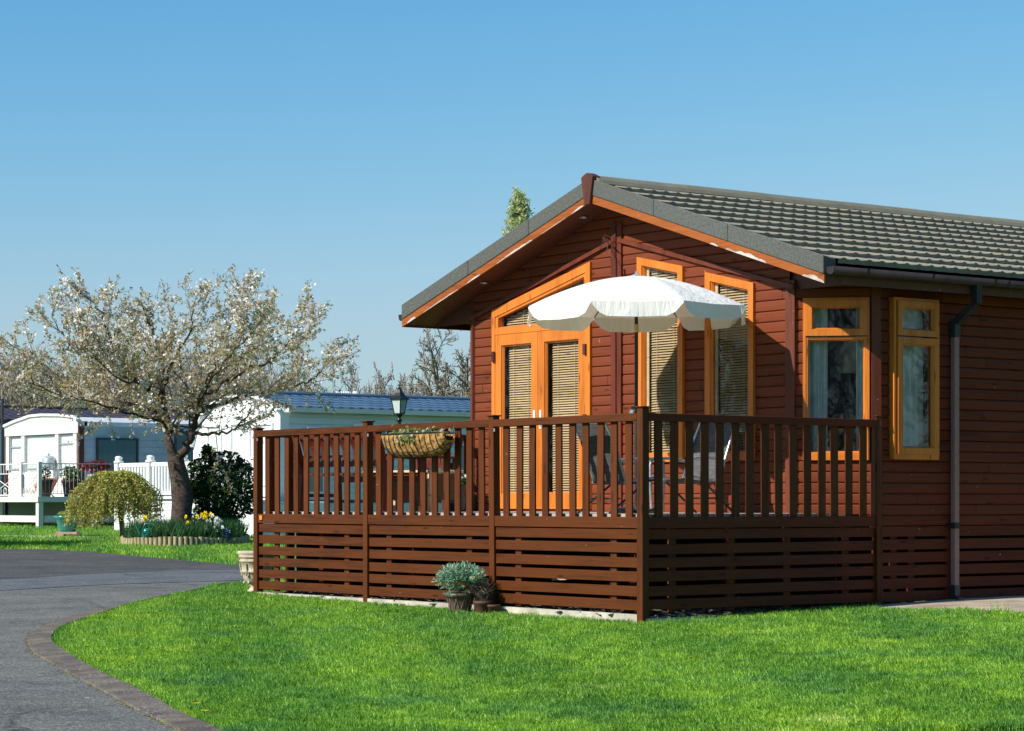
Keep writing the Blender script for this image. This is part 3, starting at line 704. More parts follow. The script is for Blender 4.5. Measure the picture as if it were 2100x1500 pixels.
# small branched plant bracket hanging on the gable
mb = MB(); bx = -3.42
for k in range(4):
    a = Vector((bx+random.uniform(-.02, .2), YF-.12, 3.93+random.uniform(-.05, .03))); mb.tube([a, a+Vector((random.uniform(-.12, .12), -.02, random.uniform(-.07, .06))), a+Vector((random.uniform(-.2, .2), -.03, random.uniform(-.12, .07)))], .004, 5)
mb.tube([(bx+.05, YF-.13, 3.95), (bx+.17, YF-.14, 3.8), (bx+.27, YF-.13, 3.66), (bx+.27, YF-.13, 3.52)], .004, 5)
for k in range(9): mb.box((bx+.255, YF-.145, 3.5+k*.022), (bx+.285, YF-.12, 3.512+k*.022))
mb.build('hanging_bracket', 'finial', LODGE)

# --- roof
RT = .26                                            # fascia bottom -> roof top (vertical)
def roof_z(X): return fas_bot(X)+.215
slen = sqrt(1+SLO*SLO)
for sgn, nm in ((1, 'right'), (-1, 'left')):
    mb = MB(); rows = 10; L_ = (3.25+EAVE_X)*slen; ex = L_/rows; pit = .172
    Y0, Y1 = YV+.16, YB+.3; ny = int((Y1-Y0)/(pit/10)); ys = np.linspace(Y0, Y1, ny)
    ph = (ys-Y0) % pit/pit
    # pan tile: broad shallow trough with a raised double roll
    wv = .020*np.exp(-((ph-.5)/.15)**2)+.004*np.sin(ph*2*pi)-.012*np.exp(-((ph-.5)/.03)**2)
    nrm = Vector((sgn*SLO, 0, 1)).normalized(); dn = Vector((sgn, 0, -SLO)).normalized()
    for r in range(rows):
        s0, s1 = r*ex-.0, (r+1)*ex+.012
        ring = []
        for (s, hgt) in ((s0, .004), (s1-.03, .043), (s1, .048), (s1+.003, .006)):
            base = Vector((XC, 0, fas_bot(XC)+.20))+dn*s
            hv = hgt+wv*(1.0 if hgt > .02 else .55) if hgt != .006 else np.full(ny, .002)
            sc = s*0
            bow = (.007*np.sin(ph*2*pi+.6)) if hgt != .004 else np.zeros(ny)
            ring.append([(base+nrm*float(hv[i])+dn*float(bow[i])+Vector((0, float(ys[i]), 0))) for i in range(ny)])
        vs = [p for q in ring for p in q]
        fs = [(k*ny+i, (k+1)*ny+i, (k+1)*ny+i+1, k*ny+i+1) if sgn > 0 else (k*ny+i, k*ny+i+1, (k+1)*ny+i+1, (k+1)*ny+i) for k in range(3) for i in range(ny-1)]
        mb.add(vs, fs, 0, False)
    if sgn > 0: mb.build('roof_slope', 'tile', LODGE)
    else: mb.build('roof_slope', 'tile', LODGE)
    # verge trim (granulated L shape) and fascia along the front edge
    mb = MB()
    def roofpt(t, z_off, y): X = XC+sgn*t; return Vector((X, y, fas_bot(XC)-t*SLO+z_off))
    te = 3.25+EAVE_X
    segs = [0, te*.3, te*.62, te]
    for i in range(3):
        t0, t1 = segs[i]+.0, segs[i+1]-.004; o_ = .0015*i
        q = [roofpt(t0, .085, YV-.006-o_), roofpt(t1, .085, YV-.006-o_), roofpt(t1, .262+o_, YV-.006-o_), roofpt(t0, .262+o_, YV-.006-o_)]
        b_ = [p+Vector((0, .175, 0)) for p in q]
        mb.hexa([q[0], q[1], b_[1], b_[0], q[3], q[2], b_[2]-Vector((0, 0, .03)), b_[3]-Vector((0, 0, .03))])
    bevel(mb.build('verge_trim', 'verge', LODGE), .012, 2)
    mb = MB(); q = [roofpt(.02, 0, YV+.002), roofpt(te, 0, YV+.002), roofpt(te, .082, YV+.002), roofpt(.02, .082, YV+.002)]; b_ = [p+Vector((0, .022, 0)) for p in q]
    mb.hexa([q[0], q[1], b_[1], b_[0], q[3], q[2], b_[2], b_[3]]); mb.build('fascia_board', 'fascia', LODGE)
    # soffit under the front overhang and along the eave
    mb = MB(); q = [roofpt(0, .012, YV+.026), roofpt(te, .012, YV+.026), roofpt(te, .012, YF+.02), roofpt(0, .012, YF+.02)]
    mb.add(q+[p+Vector((0, 0, .03)) for p in q], [(0, 3, 2, 1), (4, 5, 6, 7), (0, 1, 5, 4), (2, 3, 7, 6)])
    xe = XC+sgn*te; xw = XC+sgn*3.25; zl = fas_bot(XR+EAVE_X)
    mb.box((min(xe, xw-sgn*.62), YF+.024, zl+.07), (max(xe-sgn*.03, xw-sgn*.62), YB+.2, zl+.09))
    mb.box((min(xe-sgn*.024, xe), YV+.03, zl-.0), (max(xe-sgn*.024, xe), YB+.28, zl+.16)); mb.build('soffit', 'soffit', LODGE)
    mb = MB(); q = [(xe-sgn*.02, YF+.021, zl+.02), (xw-sgn*.64, YF+.021, zl+.02), (xw-sgn*.64, YF+.021, fas_bot(xw-sgn*.64)+.03), (xe-sgn*.02, YF+.021, zl+.04)]
    mb.prism(q, (0, 0, 0), (0, .015, 0)); mb.build('eave_board', 'soffit', LODGE)
    # solid under-roof so that no light leaks in
    mb = MB(); q = [roofpt(0, .16, YV+.17), roofpt(te-.03, .16, YV+.17), roofpt(te-.03, .16, YB+.2), roofpt(0, .16, YB+.2)]
    mb.add(q, [(0, 1, 2, 3)]); mb.build('roof_deck', 'dark_in', LODGE)
    # gutter
    gx = XC+sgn*(te+.055); zg = fas_bot(XR+EAVE_X)+.155; mb = MB(); pr = []
    for k in range(9):
        t = pi*k/8; pr.append((gx+sgn*.055*cos(t), zg-.075*sin(t)**.6 if k not in (0, 8) else zg))
    ya, yb = YV+.03, YB+.3
    vs = [(x, ya, z) for x, z in pr]+[(x, yb, z) for x, z in pr]
    mb.add(vs, [(i, i+1, 10+i, 9+i) for i in range(8)], 0, True); mb.add([(x, ya, z) for x, z in pr], [tuple(range(9))])
    g = mb.build('gutter', 'plastic', LODGE); sm = g.modifiers.new('s', 'SOLIDIFY'); sm.thickness = .004
    if sgn > 0:
        for yy in (2.45, 3.35, 4.25, 4.45, 5.3, 6.4):
            mb = MB(); vs = []
            for y2 in (yy, yy+.03): vs += [(gx+(x-gx)*1.07, y2, zg+(z-zg)*1.07+.001) for x, z in pr]
            mb.add(vs, [(i, i+1, 10+i, 9+i) for i in range(8)]); b2 = mb.build('gutter_bracket', 'plastic', LODGE); sm = b2.modifiers.new('s', 'SOLIDIFY'); sm.thickness = .004
# ridge cap
mb = MB(); zr = fas_bot(XC)+.222
segl = 1.25; y = YV+.02; i = 0
while y < YB+.3:
    y1 = y+segl-.004; up = .003*(i % 2)
    pr = [(-.175, -.035), (-.135, .012), (-.075, .052), (0, .074), (.075, .052), (.135, .012), (.175, -.035)]
    vs = [(XC+a_, yy, zr+b_+up) for yy in (y, y1) for a_, b_ in pr]
    mb.add(vs, [(k, k+1, 8+k, 7+k) for k in range(6)]+[(0, 1, 2, 3, 4, 5, 6)]); y += segl; i += 1
mb.build('ridge_cap', 'ridge', LODGE)
mb = MB(); zt = 3.19+3.56*SLO; Yq = YV-.035
pl = [(XC-.045, Yq, zt-.03), (XC+.045, Yq, zt-.03), (XC+.10, Yq, zt+.265), (XC+.05, Yq, zt+.292), (XC, Yq, zt+.31), (XC-.05, Yq, zt+.292), (XC-.10, Yq, zt+.265)]
mb.prism(pl, (0, 0, 0), (0, .11, 0)); bevel(mb.build('finial', 'finial', LODGE), .004)
def rake(px): k = (px-1050)/FP; return (k*22.69-2.774)/(.6+.8*k)
for (pa, pb, hh, grow_) in ((1455, 1472, .03, 1), (1488, 1572, .052, 1), (1645, 1690, .06, 1), (1172, 1196, .035, -1), (1018, 1092, .040, -1), (955, 985, .030, -1), (868, 940, .022, -1), (835, 852, .05, -1), (1110, 1160, .012, -1)):
    Xa, Xb = rake(pa), rake(pb); n_ = 22; mb = MB(); vs = []
    for i in range(n_+1):
        f = i/n_; X_ = Xa+(Xb-Xa)*f; e_ = (f**.5*(1-f)**.35)*1.35; h_ = hh*min(1, e_)*(.75+.6*mnoise.noise(Vector((X_*9, 3, pa)))+.25*mnoise.noise(Vector((X_*40, 3, pa)))); h_ = max(.003, min(h_, .078))
        z_ = fas_bot(X_)-.001; vs += [(X_, YV-.001, z_), (X_, YV-.001, z_+h_)]
    mb.add(vs, [(2*i, 2*i+2, 2*i+3, 2*i+1) for i in range(n_)]); mb.build('peeled_paint', 'peeled', LODGE)
# downlights in the soffit
for xx in (-3.62, -5.45):
    mb = MB(); zz = fas_bot(xx)+.010; mb.lathe([(.001, -.004), (.026, -.004), (.028, -.012), (.042, -.012), (.044, 0)], (xx, 2.2, zz), 18); mb.build('downlight', 'steel', LODGE)
# downpipe with swan neck
py = 4.04; mb = MB(); zg = fas_bot(XR+EAVE_X)
mb.beam((EAVE_X+.055, py, zg+.09), (EAVE_X+.055, py, zg-.10), .075, .075, (0, 1, 0)); mb.build('gutter_outlet', 'plastic', LODGE)
mb = MB(); mb.beam((EAVE_X+.055, py, zg-.08), (.075, py, zg-.28), .066, .066, (0, 1, 0)); mb.beam((.075, py, zg-.25), (.075, py, zg-.42), .078, .078, (0, 1, 0)); mb.build('swan_neck', 'dark_metal', LODGE)
mb = MB(); mb.box((.045, py-.033, .2), (.108, py+.033, zg-.3)); bevel(mb.build('downpipe', 'pipe', LODGE), .008, 2)
mb = MB(); mb.box((.041, py-.037, .84), (.112, py+.037, .90)); mb.box((.02, py-.075, .855), (.05, py+.075, .875)); mb.build('pipe_clip', 'plastic', LODGE)
mb = MB(); mb.hexa([(.043, py-.036, .18), (.115, py-.036, .13), (.115, py+.036, .13), (.043, py+.036, .18), (.043, py-.036, .27), (.111, py-.036, .27), (.111, py+.036, .27), (.043, py+.036, .27)])
mb.hexa([(.06, py-.035, .11), (.17, py-.035, .08), (.17, py+.035, .08), (.06, py+.035, .11), (.045, py-.035, .19), (.15, py-.035, .15), (.15, py+.035, .15), (.045, py+.035, .19)]); mb.build('pipe_shoe', 'dark_metal', LODGE)

# --- windows: frames, glass, blinds, curtains.  P(u, depth, z): u along the wall, depth outwards
def frame_obj(parent, P, name, outer, inner, d0, d1, mat='frame_z', chm=.012):
    """ring between two polygons (u,z) of equal count, from depth d0 (back) to d1 (front) with a chamfered inner edge"""
    mb = MB(); n = len(outer)
    inn2 = []
    cx = sum(p[0] for p in inner)/n; cz = sum(p[1] for p in inner)/n
    for (u, z) in inner: inn2.append((u+(cx-u)*chm/max(abs(cx-u), .01)*1.0 if abs(cx-u) > .01 else u, z+(cz-z)*chm/max(abs(cz-z), .01)))
    rings = [[P(u, d0, z) for u, z in outer], [P(u, d1, z) for u, z in outer], [P(u, d1, z) for u, z in inner], [P(u, d0+.004, z) for u, z in inn2]]
    vs = [p for r in rings for p in r]
    fs = []
    for k in range(3):
        for i in range(n): j = (i+1) % n; fs.append((k*n+i, k*n+j, (k+1)*n+j, (k+1)*n+i))
    mb.add(vs, fs); return mb.build(name, mat, parent)
def pane(parent, P, poly, d, name='glass', mat='glass'):
    mb = MB(); mb.add([P(u, d, z) for u, z in poly], [tuple(range(len(poly)))]); return mb.build(name, mat, parent)
def inset(poly, w_):
    """inset a convex polygon (u,z), counter-clockwise"""
    n = len(poly); out = []
    for i in range(n):
        p0, p1, p2 = [Vector(poly[k % n]) for k in (i-1, i, i+1)]
        e1 = (p1-p0).normalized(); e2 = (p2-p1).normalized(); n1 = Vector((-e1.y, e1.x)); n2 = Vector((-e2.y, e2.x))
        b = (n1+n2); b = b/ (1+n1.dot(n2)); out.append(tuple(p1+b*w_))
    return out
def blind(parent, P, poly, d, pitch=.0275, tilt=.74):
    mb = MB(); us = [p[0] for p in poly]; zs = [p[1] for p in poly]; z = min(zs)+.012
    while z < max(zs)-.008:
        # horizontal extent of the convex polygon at z
        X = []
        for i in range(len(poly)):
            (u0, z0), (u1, z1) = poly[i], poly[(i+1) % len(poly)]
            if (z0-z)*(z1-z) <= 0 and z0 != z1: X.append(u0+(u1-u0)*(z-z0)/(z1-z0))
        if len(X) >= 2 and max(X)-min(X) > .03:
            a, b = min(X)+.004, max(X)-.004; hw = .0125; sag = random.gauss(0, .0007); tl = tilt+random.gauss(0, .012)
            dz = hw*sin(tl); dd = hw*cos(tl)
            q = [P(a, d-dd, z+dz), P(b, d-dd, z+dz+sag), P(b, d+dd, z-dz+sag), P(a, d+dd, z-dz)]
            mb.add(q+[p+Vector((0, 0, .0026)) for p in q], [(0, 1, 2, 3), (7, 6, 5, 4), (0, 4, 5, 1), (3, 2, 6, 7)])
        z += pitch
    for f in (.22, .78):
        u = min(us)+(max(us)-min(us))*f
        zt = max(zs)-.03
        for i in range(len(poly)):
            (u0, z0), (u1, z1) = poly[i], poly[(i+1) % len(poly)]
            if (u0-u)*(u1-u) <= 0 and abs(u1-u0) > 1e-4:
                zz = z0+(z1-z0)*(u-u0)/(u1-u0)
                if zz > (max(zs)+min(zs))/2: zt = zz
        mb.beam(P(u, d+.016, min(zs)+.01), P(u, d+.016, zt-.005), .006, .002, (0, 1, 0))
    return mb.build('blind', 'blind', parent)
def curtain(parent, P, u0, u1, z0, z1, d, waves=5, amp=.022, spread=0.0, mat='curtain'):
    mb = MB(); nu, nz = waves*12, 10; vs = []
    for j in range(nz+1):
        f = j/nz
        for i in range(nu+1):
            s = i/nu; u = u0+(u1-u0)*(s+spread*(1-f)*(s-.5)*.3)
            vs.append(P(u, d+amp*sin(s*waves*2*pi+sin(s*9)*.8+f*.7)*(1.1-.4*f), z0+(z1-z0)*f))
    mb.add(vs, [(j*(nu+1)+i, j*(nu+1)+i+1, (j+1)*(nu+1)+i+1, (j+1)*(nu+1)+i) for j in range(nz) for i in range(nu)], 0, True)
    o = mb.build('curtain', mat, parent); return o
PF = lambda u, d, z: Vector((u, YF-d, z))
PC = lambda u, d, z: Vector((c1.x+ce.x*u+cn.x*d, c1.y+ce.y*u+cn.y*d, z))
PS = lambda u, d, z: Vector((XR+d, u, z))
# tall shaped windows right of the door
for k in ('w2', 'w3'):
    x0, x1, zb, za, zc = WINS[k]
    out = [(x0, zb), (x1, zb), (x1, zc), (x0, za)]; inn = inset(out, .078)
    f = frame_obj(LODGE, PF, 'window', out, inn, -.01, .052)
    frame_obj(f, PF, 'glazing_bead', inn, inset(inn, .010), .0, .034)
    pane(f, PF, inn, .014)
    mb = MB(); mb.box((x0+.085, YF+.004, zb+.08), (x0+.140, YF+.018, za-.12)); mb.build('blind_side_panel', 'blind', f)
    bl_ = inset(inn, .012); bl_ = [(max(u, x0+.16), z) for u, z in bl_]
    blind(f, PF, bl_, -.022)
# door unit: outer frame with shaped fanlight above, two glazed leaves
x0, x1, zb, za, zc = WINS['door']; DOOR = None
out = [(x0, zb), (x1, zb), (x1, zc), (x0, za)]; inn = [(x0+.06, zb+.02), (x1-.085, zb+.02), (x1-.085, zc-.11), (x0+.06, za-.085)]
DOOR = frame_obj(LODGE, PF, 'french_doors', out, inn, -.035, .050)
zt = 3.03
mb = MB(); mb.box((x0+.055, YF-.046, zt), (x1-.08, YF+.03, zt+.075)); mb.build('transom', 'frame_z', DOOR)
fl = [(x0+.115, zt+.085), (x1-.115, zt+.085), (x1-.115, zc-.155), (x0+.115, za-.098)]
frame_obj(DOOR, PF, 'fanlight_frame', [(x0+.06, zt+.07), (x1-.085, zt+.07), (x1-.085, zc-.11), (x0+.06, za-.085)], fl, -.035, .040)
pane(DOOR, PF, fl, -.010); blind(DOOR, PF, [(u+(.05 if i in (0, 3) else 0), z) for i, (u, z) in enumerate(fl)], -.05)
xm = -4.645
for (a, b, hs) in ((x0+.058, xm-.003, 1), (xm+.003, x1-.088, -1)):
    lo = [(a, zb+.022), (b, zb+.022), (b, zt-.004), (a, zt-.004)]
    li = [(a+.115, zb+.165), (b-.12, zb+.165), (b-.12, zt-.125), (a+.115, zt-.125)]
    leaf = frame_obj(DOOR, PF, 'door_leaf', lo, li, -.01, .042)
    frame_obj(leaf, PF, 'glazing_bead', li, inset(li, .010), .0, .026)
    pane(leaf, PF, li, .008); lb = inset(li, .012); lb[0] = (lb[0][0]+.06, lb[0][1]); lb[3] = (lb[3][0]+.06, lb[3][1]); blind(leaf, PF, lb, -.024)
    hx = b-.055 if hs > 0 else a+.055
    mb = MB(); mb.box((hx-.017, YF-.052, 1.93), (hx+.017, YF-.042, 2.14)); mb.tube([(hx, YF-.05, 2.03), (hx, YF-.10, 2.03), (hx-hs*.02, YF-.105, 2.03), (hx-hs*.12, YF-.10, 2.032)], .010, 8)
    mb.tube([(hx, YF-.05, 1.97), (hx, YF-.065, 1.97)], .012, 8); mb.build('handle', 'ceramic', leaf)
    gx_ = a-.012 if hs > 0 else b+.012
    for hz in (2.72, 1.95, 1.25): mb = MB(); mb.box((gx_-.022, YF-.078, hz), (gx_+.022, YF-.048, hz+.12)); bevel(mb.build('hinge', 'finial', leaf), .006, 2)
# chamfer window
def casement(P, u0, u1, zb, zt, zm, d1=.052, lower_out=True):
    out = [(u0, zb), (u1, zb), (u1, zt), (u0, zt)]; inn = [(u0+.028, zb+.055), (u1-.028, zb+.055), (u1-.028, zt-.03), (u0+.028, zt-.03)]
    f = frame_obj(LODGE, P, 'window', out, inn, -.035, d1)
    def sash(a, b, c, d, wd, dd):
        so_ = [(a, c), (b, c), (b, d), (a, d)]; si = inset(so_, wd); s = frame_obj(f, P, 'sash', so_, si, dd-.05, dd, chm=.016); pane(s, P, si, dd-.045); return s
    return f, sash
f, sash = casement(PC, cwin[0], cwin[1], cwin[2], cwin[3], 0)
s1 = sash(cwin[0]+.024, cwin[1]-.024, 2.745, cwin[3]-.026, .064, .068)
s2 = sash(cwin[0]+.022, cwin[1]-.022, cwin[2]+.05, 2.735, .024, .045)
curtain(f, PC, cwin[0]+.02, cwin[0]+.24, 1.5, 3.2, -.14, 3, .022); curtain(f, PC, cwin[1]-.13, cwin[1]+.02, 1.5, 3.2, -.14, 2, .02)
mb = MB(); mb.lathe([(.001, .33), (.10, .33), (.155, 0)], PC(.62, -.45, 2.40), 20); mb.build('lampshade', 'lampshade', f)
mb = MB(); mb.lathe([(.001, 0), (.03, 0), (.045, .04), (.03, .09), (.012, .11), (.035, .17), (.03, .19), (.001, .19)], PC(.34, -.07, cwin[2]+.03), 16); mb.build('ornament', 'ceramic', f)
# side window stands proud in a box frame
f, sash = casement(PS, swin[0], swin[1], swin[2], swin[3], 0, .085)
s1 = sash(swin[0]+.045, swin[1]-.012, 2.755, swin[3]-.03, .060, .10)
s2 = sash(swin[0]+.045, swin[1]-.012, swin[2]+.05, 2.74, .064, .10)
curtain(f, PS, swin[0]+.05, swin[1]-.07, 1.5, 3.2, -.10, 5, .03, .4)
mb = MB(); mb.tube([PS(3.70, -.02, 2.28), PS(3.705, .0, 2.22), PS(3.68, .0, 2.12), PS(3.69, 0, 2.02)], .008, 6); mb.build('handle', 'dark_metal', f)

# ------------------------------------------------------------------ the deck in front
DECK = thing('wooden_deck', (-3.4, 1.2, 0), 'dark brown slatted wooden deck with upright balusters in front of the lodge', 'deck')
mb = MB(); y = .04
while y < YF-.02:
    mb.box((-6.78, y, .972), (-.05, min(y+.115, YF-.01), .998)); y += .12
mb.box((-6.78, 2.42, .972), (-6.52, 3.0, .998)); mb.build('floor_boards', 'board_top', DECK)
mb = MB()
for x in np.arange(-6.6, 0, .6): mb.box((x, .1, .83), (x+.045, 3, .965))
for x in (-6.3, -4.5, -2.6, -.8):
    for yy in (.5, 1.7): mb.box((x, yy, 0), (x+.09, yy+.09, .83))
mb.build('joists', 'deck_y', DECK)
mb = MB(); mb.box((-6.79, .50, .02), (-6.76, 3.0, .96)); mb.box((-6.76, 2.97, .02), (-6.2, 3.0, .96)); mb.build('end_dark_sheet', 'dark_in', DECK)  # added dark sheet, so the view under the deck reads black
postX = [-6.80, -4.53, -2.28, 0.0]
def post(x, y, lean=0, top=1.952, base=None):
    mb = MB(); b0 = gz(x, y)-.03 if base is None else base; h = .0415
    mb.hexa([(x-h+lean, y-h, b0), (x+h+lean, y-h, b0), (x+h+lean, y+h, b0), (x-h+lean, y+h, b0), (x-h, y-h, top), (x+h, y-h, top), (x+h, y+h, top), (x-h, y+h, top)])
    p = bevel(mb.build('post', 'deck_z', DECK), .004)
    mb = MB(); mb.box((x-h-.014, y-h-.014, top), (x+h+.014, y+h+.014, top+.014)); bevel(mb.build('post_cap', 'deck_x', p), .004); return p
for i, x in enumerate(postX): post(x, 0, [0, .0, .02, .0][i], [1.935, 1.955, 1.95, 1.965][i])
post(0, 3.0, .012, 1.945); post(-6.80, .42, 0, 1.93); post(-6.8, 2.62, 0, 1.93)
def panel(A, B, nb, mat, out, skirt=True, sag=0):
    """railing section between two posts: handrail, balusters, base board, then the slatted skirt"""
    A, B = Vector((*A, 0)), Vector((*B, 0)); e = (B-A).normalized(); L_ = (B-A).length; out = Vector((*out, 0)); h = .0425
    a, b = A+e*h, B-e*h; c = (a+b)/2; hl = (b-a).length/2
    mb = MB(); mb.obox(c+out*.012, e, out, hl, .030, 1.846, 1.918); rail = bevel(mb.build('handrail', mat, DECK), .004)
    mb = MB(); mb.obox(c+out*.020, e, out, hl, .012, .869, .972); bb = bevel(mb.build('base_board', mat, DECK), .003)
    for i in range(nb):
        q = A+e*(L_*(i+1)/(nb+1)) if nb > 2 else A+e*(L_*(i+1)/(nb+1))
        j = random.gauss(0, .006); mb = MB(); tw = random.gauss(0, .004)
        p = q+e*j; p2 = p+e*tw
        w2 = .046; t2 = .011; o1 = p-out*.004; o2 = p2-out*.004
        V = []
        for (oo, z) in ((o1, .93), (o2, 1.848)):
            V += [(oo-e*w2-out*t2).to_tuple()[:2]+(z,), (oo+e*w2-out*t2).to_tuple()[:2]+(z,), (oo+e*w2+out*t2).to_tuple()[:2]+(z,), (oo-e*w2+out*t2).to_tuple()[:2]+(z,)]
        mb.hexa(V); bevel(mb.build('baluster', 'deck_z', rail), .003)
    if skirt:
        sk = MB()
        for i in range(6):
            zt = .862-i*.129+random.gauss(0, .003); za, zb_ = zt+random.gauss(0, .0025), zt+random.gauss(0, .0025)
            q = [a+out*.016, b+out*.016, b-out*.008, a-out*.008]; zz = [za, zb_, zb_, za]
            sk.hexa([(p.x, p.y, z-.094) for p, z in zip(q, zz)]+[(p.x, p.y, z) for p, z in zip(q, zz)])
        bevel(sk.build('skirt_slats', mat, DECK), .003)
        mb = MB()
        for fpos in ((.17, .81) if L_ < 2.6 else (.12, .36, .6, .86)):
            q = A+e*(L_*fpos)-out*.0185; mb = MB(); mb.obox(q, e, out, .045, .010, .10, .865); mb.build('skirt_batten', 'deck_z', DECK)
for i in range(3): panel((postX[i], 0), (postX[i+1], 0), 10, 'deck_x', (0, -1))
panel((0, 0), (0, 3.0), 15, 'deck_y', (1, 0))
panel((-6.8, 0), (-6.8, .42), 1, 'deck_y', (-1, 0), False); panel((-6.8, 2.62), (-6.8, 3.1), 2, 'deck_y', (-1, 0), False)
mb = MB(); mb.box((-6.70, -.047, .905), (-6.64, -.033, .955)); mb.build('reflector', 'reflector', DECK)
for i, (x, z) in enumerate(((-4.46, 1.80), (-2.21, 1.80), (-6.74, 1.80))):
    mb = MB(); mb.box((x-.010, -.05, z), (x+.010, -.043, z+.03)); mb.build('fixing_plate', 'steel', DECK)
mb = MB(); mb.box((-6.835, -.037, -.08), (.037, .0 , .085)); mb.box((-6.84, .0, -.05), (.045, 3.0, .05)); o = mb.build('plinth', 'concrete'); tag(o, kind='structure')
mb = MB()
for i in range(520):
    if i < 400: x, y = random.uniform(-6.7, -.1), random.uniform(.0, .55)
    else: x, y = random.uniform(-.5, -.02), random.uniform(.1, 2.9)
    s, a_ = random.uniform(.03, .10), random.random()*6.28; z = .052+random.random()*.03
    e = Vector((cos(a_), sin(a_), random.uniform(-.25, .25))); f_ = Vector((-sin(a_), cos(a_), random.uniform(-.2, .2)))
    c = Vector((x, y, z)); q = [c-e*s-f_*s*.6, c+e*s-f_*s*.5, c+e*s*.8+f_*s*.6, c-e*s*.9+f_*s*.5]
    mb.prism([p for p in q], (0, 0, 0), (0, 0, .008))
o = mb.build('slate_chippings', 'slate'); tag(o, 'loose slate pieces lying under the edge of the deck', 'slate', kind='stuff')
# timber offcuts stored under the deck, seen through the slats
mb = MB(); mb.beam((-1.75, .35, .36), (-.55, .9, .42), .14, .03); o = mb.build('offcut_board', 'pale_wood', None, (-1, .5, 0)); tag(o, 'pale board stored behind the deck slats near the corner post', 'board')
mb = MB(); mb.beam((-2.0, .3, .24), (-1.0, .5, .24), .12, .025); o = mb.build('offcut_board', 'pale_wood', None, (-1.5, .4, 0)); tag(o, 'lower short pale board lying behind the deck slats', 'board')

# ------------------------------------------------------------------ parasol
UX, UY = -1.65, 1.30
PAR = thing('parasol', (UX, UY, 1.0), 'open white scalloped parasol on a dark pole standing on the deck', 'parasol')
NR = 8; R0 = 1.14; zr, zt = 3.03, 3.36
mb = MB(); K = 12; RR = 14; vs = []; rot = radians(28)
tot = NR*K
for i in range(RR+1):
    f = i/RR
    for j in range(tot):
        t = 2*pi*j/tot+rot; s = (j % K)/K; sagf = 1-abs(2*s-1)
        chord = cos(pi/NR)/cos((s-.5)*2*pi/NR); rr = R0*f*(1-(1-chord)*f)
        z = zt-(zt-zr)*(f**1.75)-.016*sagf*sin(pi*f)-.012*sagf*f
        vs.append((UX+rr*cos(t), UY+rr*sin(t), z))
fs = [(i*tot+j, (i+1)*tot+j, (i+1)*tot+(j+1) % tot, i*tot+(j+1) % tot) for i in range(RR) for j in range(tot)]
# valance with scalloped lower edge, split at the ribs
vb = len(vs); 
for p in range(NR):
    for k in range(K+1):
        s = k/K; j = (p*K+k) % tot; x, y, z = vs[RR*tot+j]; drop = .135*(min(1, (1-abs(2*s-1)**5)*1.2))*.92+.02
        t = 2*pi*(p*K+k)/tot+rot; rp = .010*sin(k*2.7+p*1.3)+.008*sin(k*5.3+p)
        for q in range(4):
            g_ = q/3; rr2 = 1+.014*g_
            vs.append((UX+(x-UX)*rr2+cos(t)*rp*g_, UY+(y-UY)*rr2+sin(t)*rp*g_, z-drop*g_))
        if k < K:
            b0 = vb+(p*(K+1)+k)*4; b1 = b0+4
            for q in range(3): fs.append((b0+q, b0+q+1, b1+q+1, b1+q))
mb.add(vs, fs, 0, True); mb.build('canopy', 'canopy', PAR)
mb = MB()
for p in range(NR):
    t = 2*pi*p/NR+rot; pts = []
    for i in range(8): f = i/7*.98; pts.append((UX+R0*f*cos(t), UY+R0*f*sin(t), zt-(zt-zr)*(f**1.75)-.012))
    r_ = MB(); r_.tube(pts, .006, 5); r_.tube([(UX, UY, 3.0), (UX+R0*.5*cos(t), UY+R0*.5*sin(t), zt-(zt-zr)*(.5**1.75)-.014)], .005, 5); r_.build('rib', 'dark_metal', PAR)
mb.tube([(UX, UY, 2.0), (UX, UY, 3.35)], .0185, 10); mb.build('upper_pole', 'black', PAR)
mb = MB(); mb.tube([(UX, UY, 2.80), (UX, UY, 2.88)], .024, 10); mb.build('pole_collar', 'pale_wood', PAR)
mb = MB(); mb.tube([(UX, UY, 1.0), (UX, UY, 2.02)], .021, 10); mb.build('lower_pole', 'dark_metal', PAR)
mb = MB(); mb.box((UX-.035, UY-.04, 1.94), (UX+.035, UY+.035, 2.06)); mb.build('crank_housing', 'black', PAR); mb = MB(); mb.tube([(UX, UY-.045, 2.0), (UX, UY-.065, 2.0)], .028, 12); mb.tube([(UX, UY-.07, 2.0), (UX-.02, UY-.08, 1.96), (UX-.06, UY-.085, 1.90)], .009, 8); mb.build('crank', 'steel', PAR)
mb = MB(); mb.lathe([(.001, .055), (.008, .055), (.012, .03), (.03, .022), (.055, .01), (.06, 0)], (UX, UY, zt-.004), 16); mb.build('finial', 'galv', PAR)
mb = MB(); mb.lathe([(.001, .07), (.05, .07), (.24, .04), (.25, 0), (.001, 0)], (UX, UY, 1.0), 28); mb.build('base', 'dark_metal', PAR)

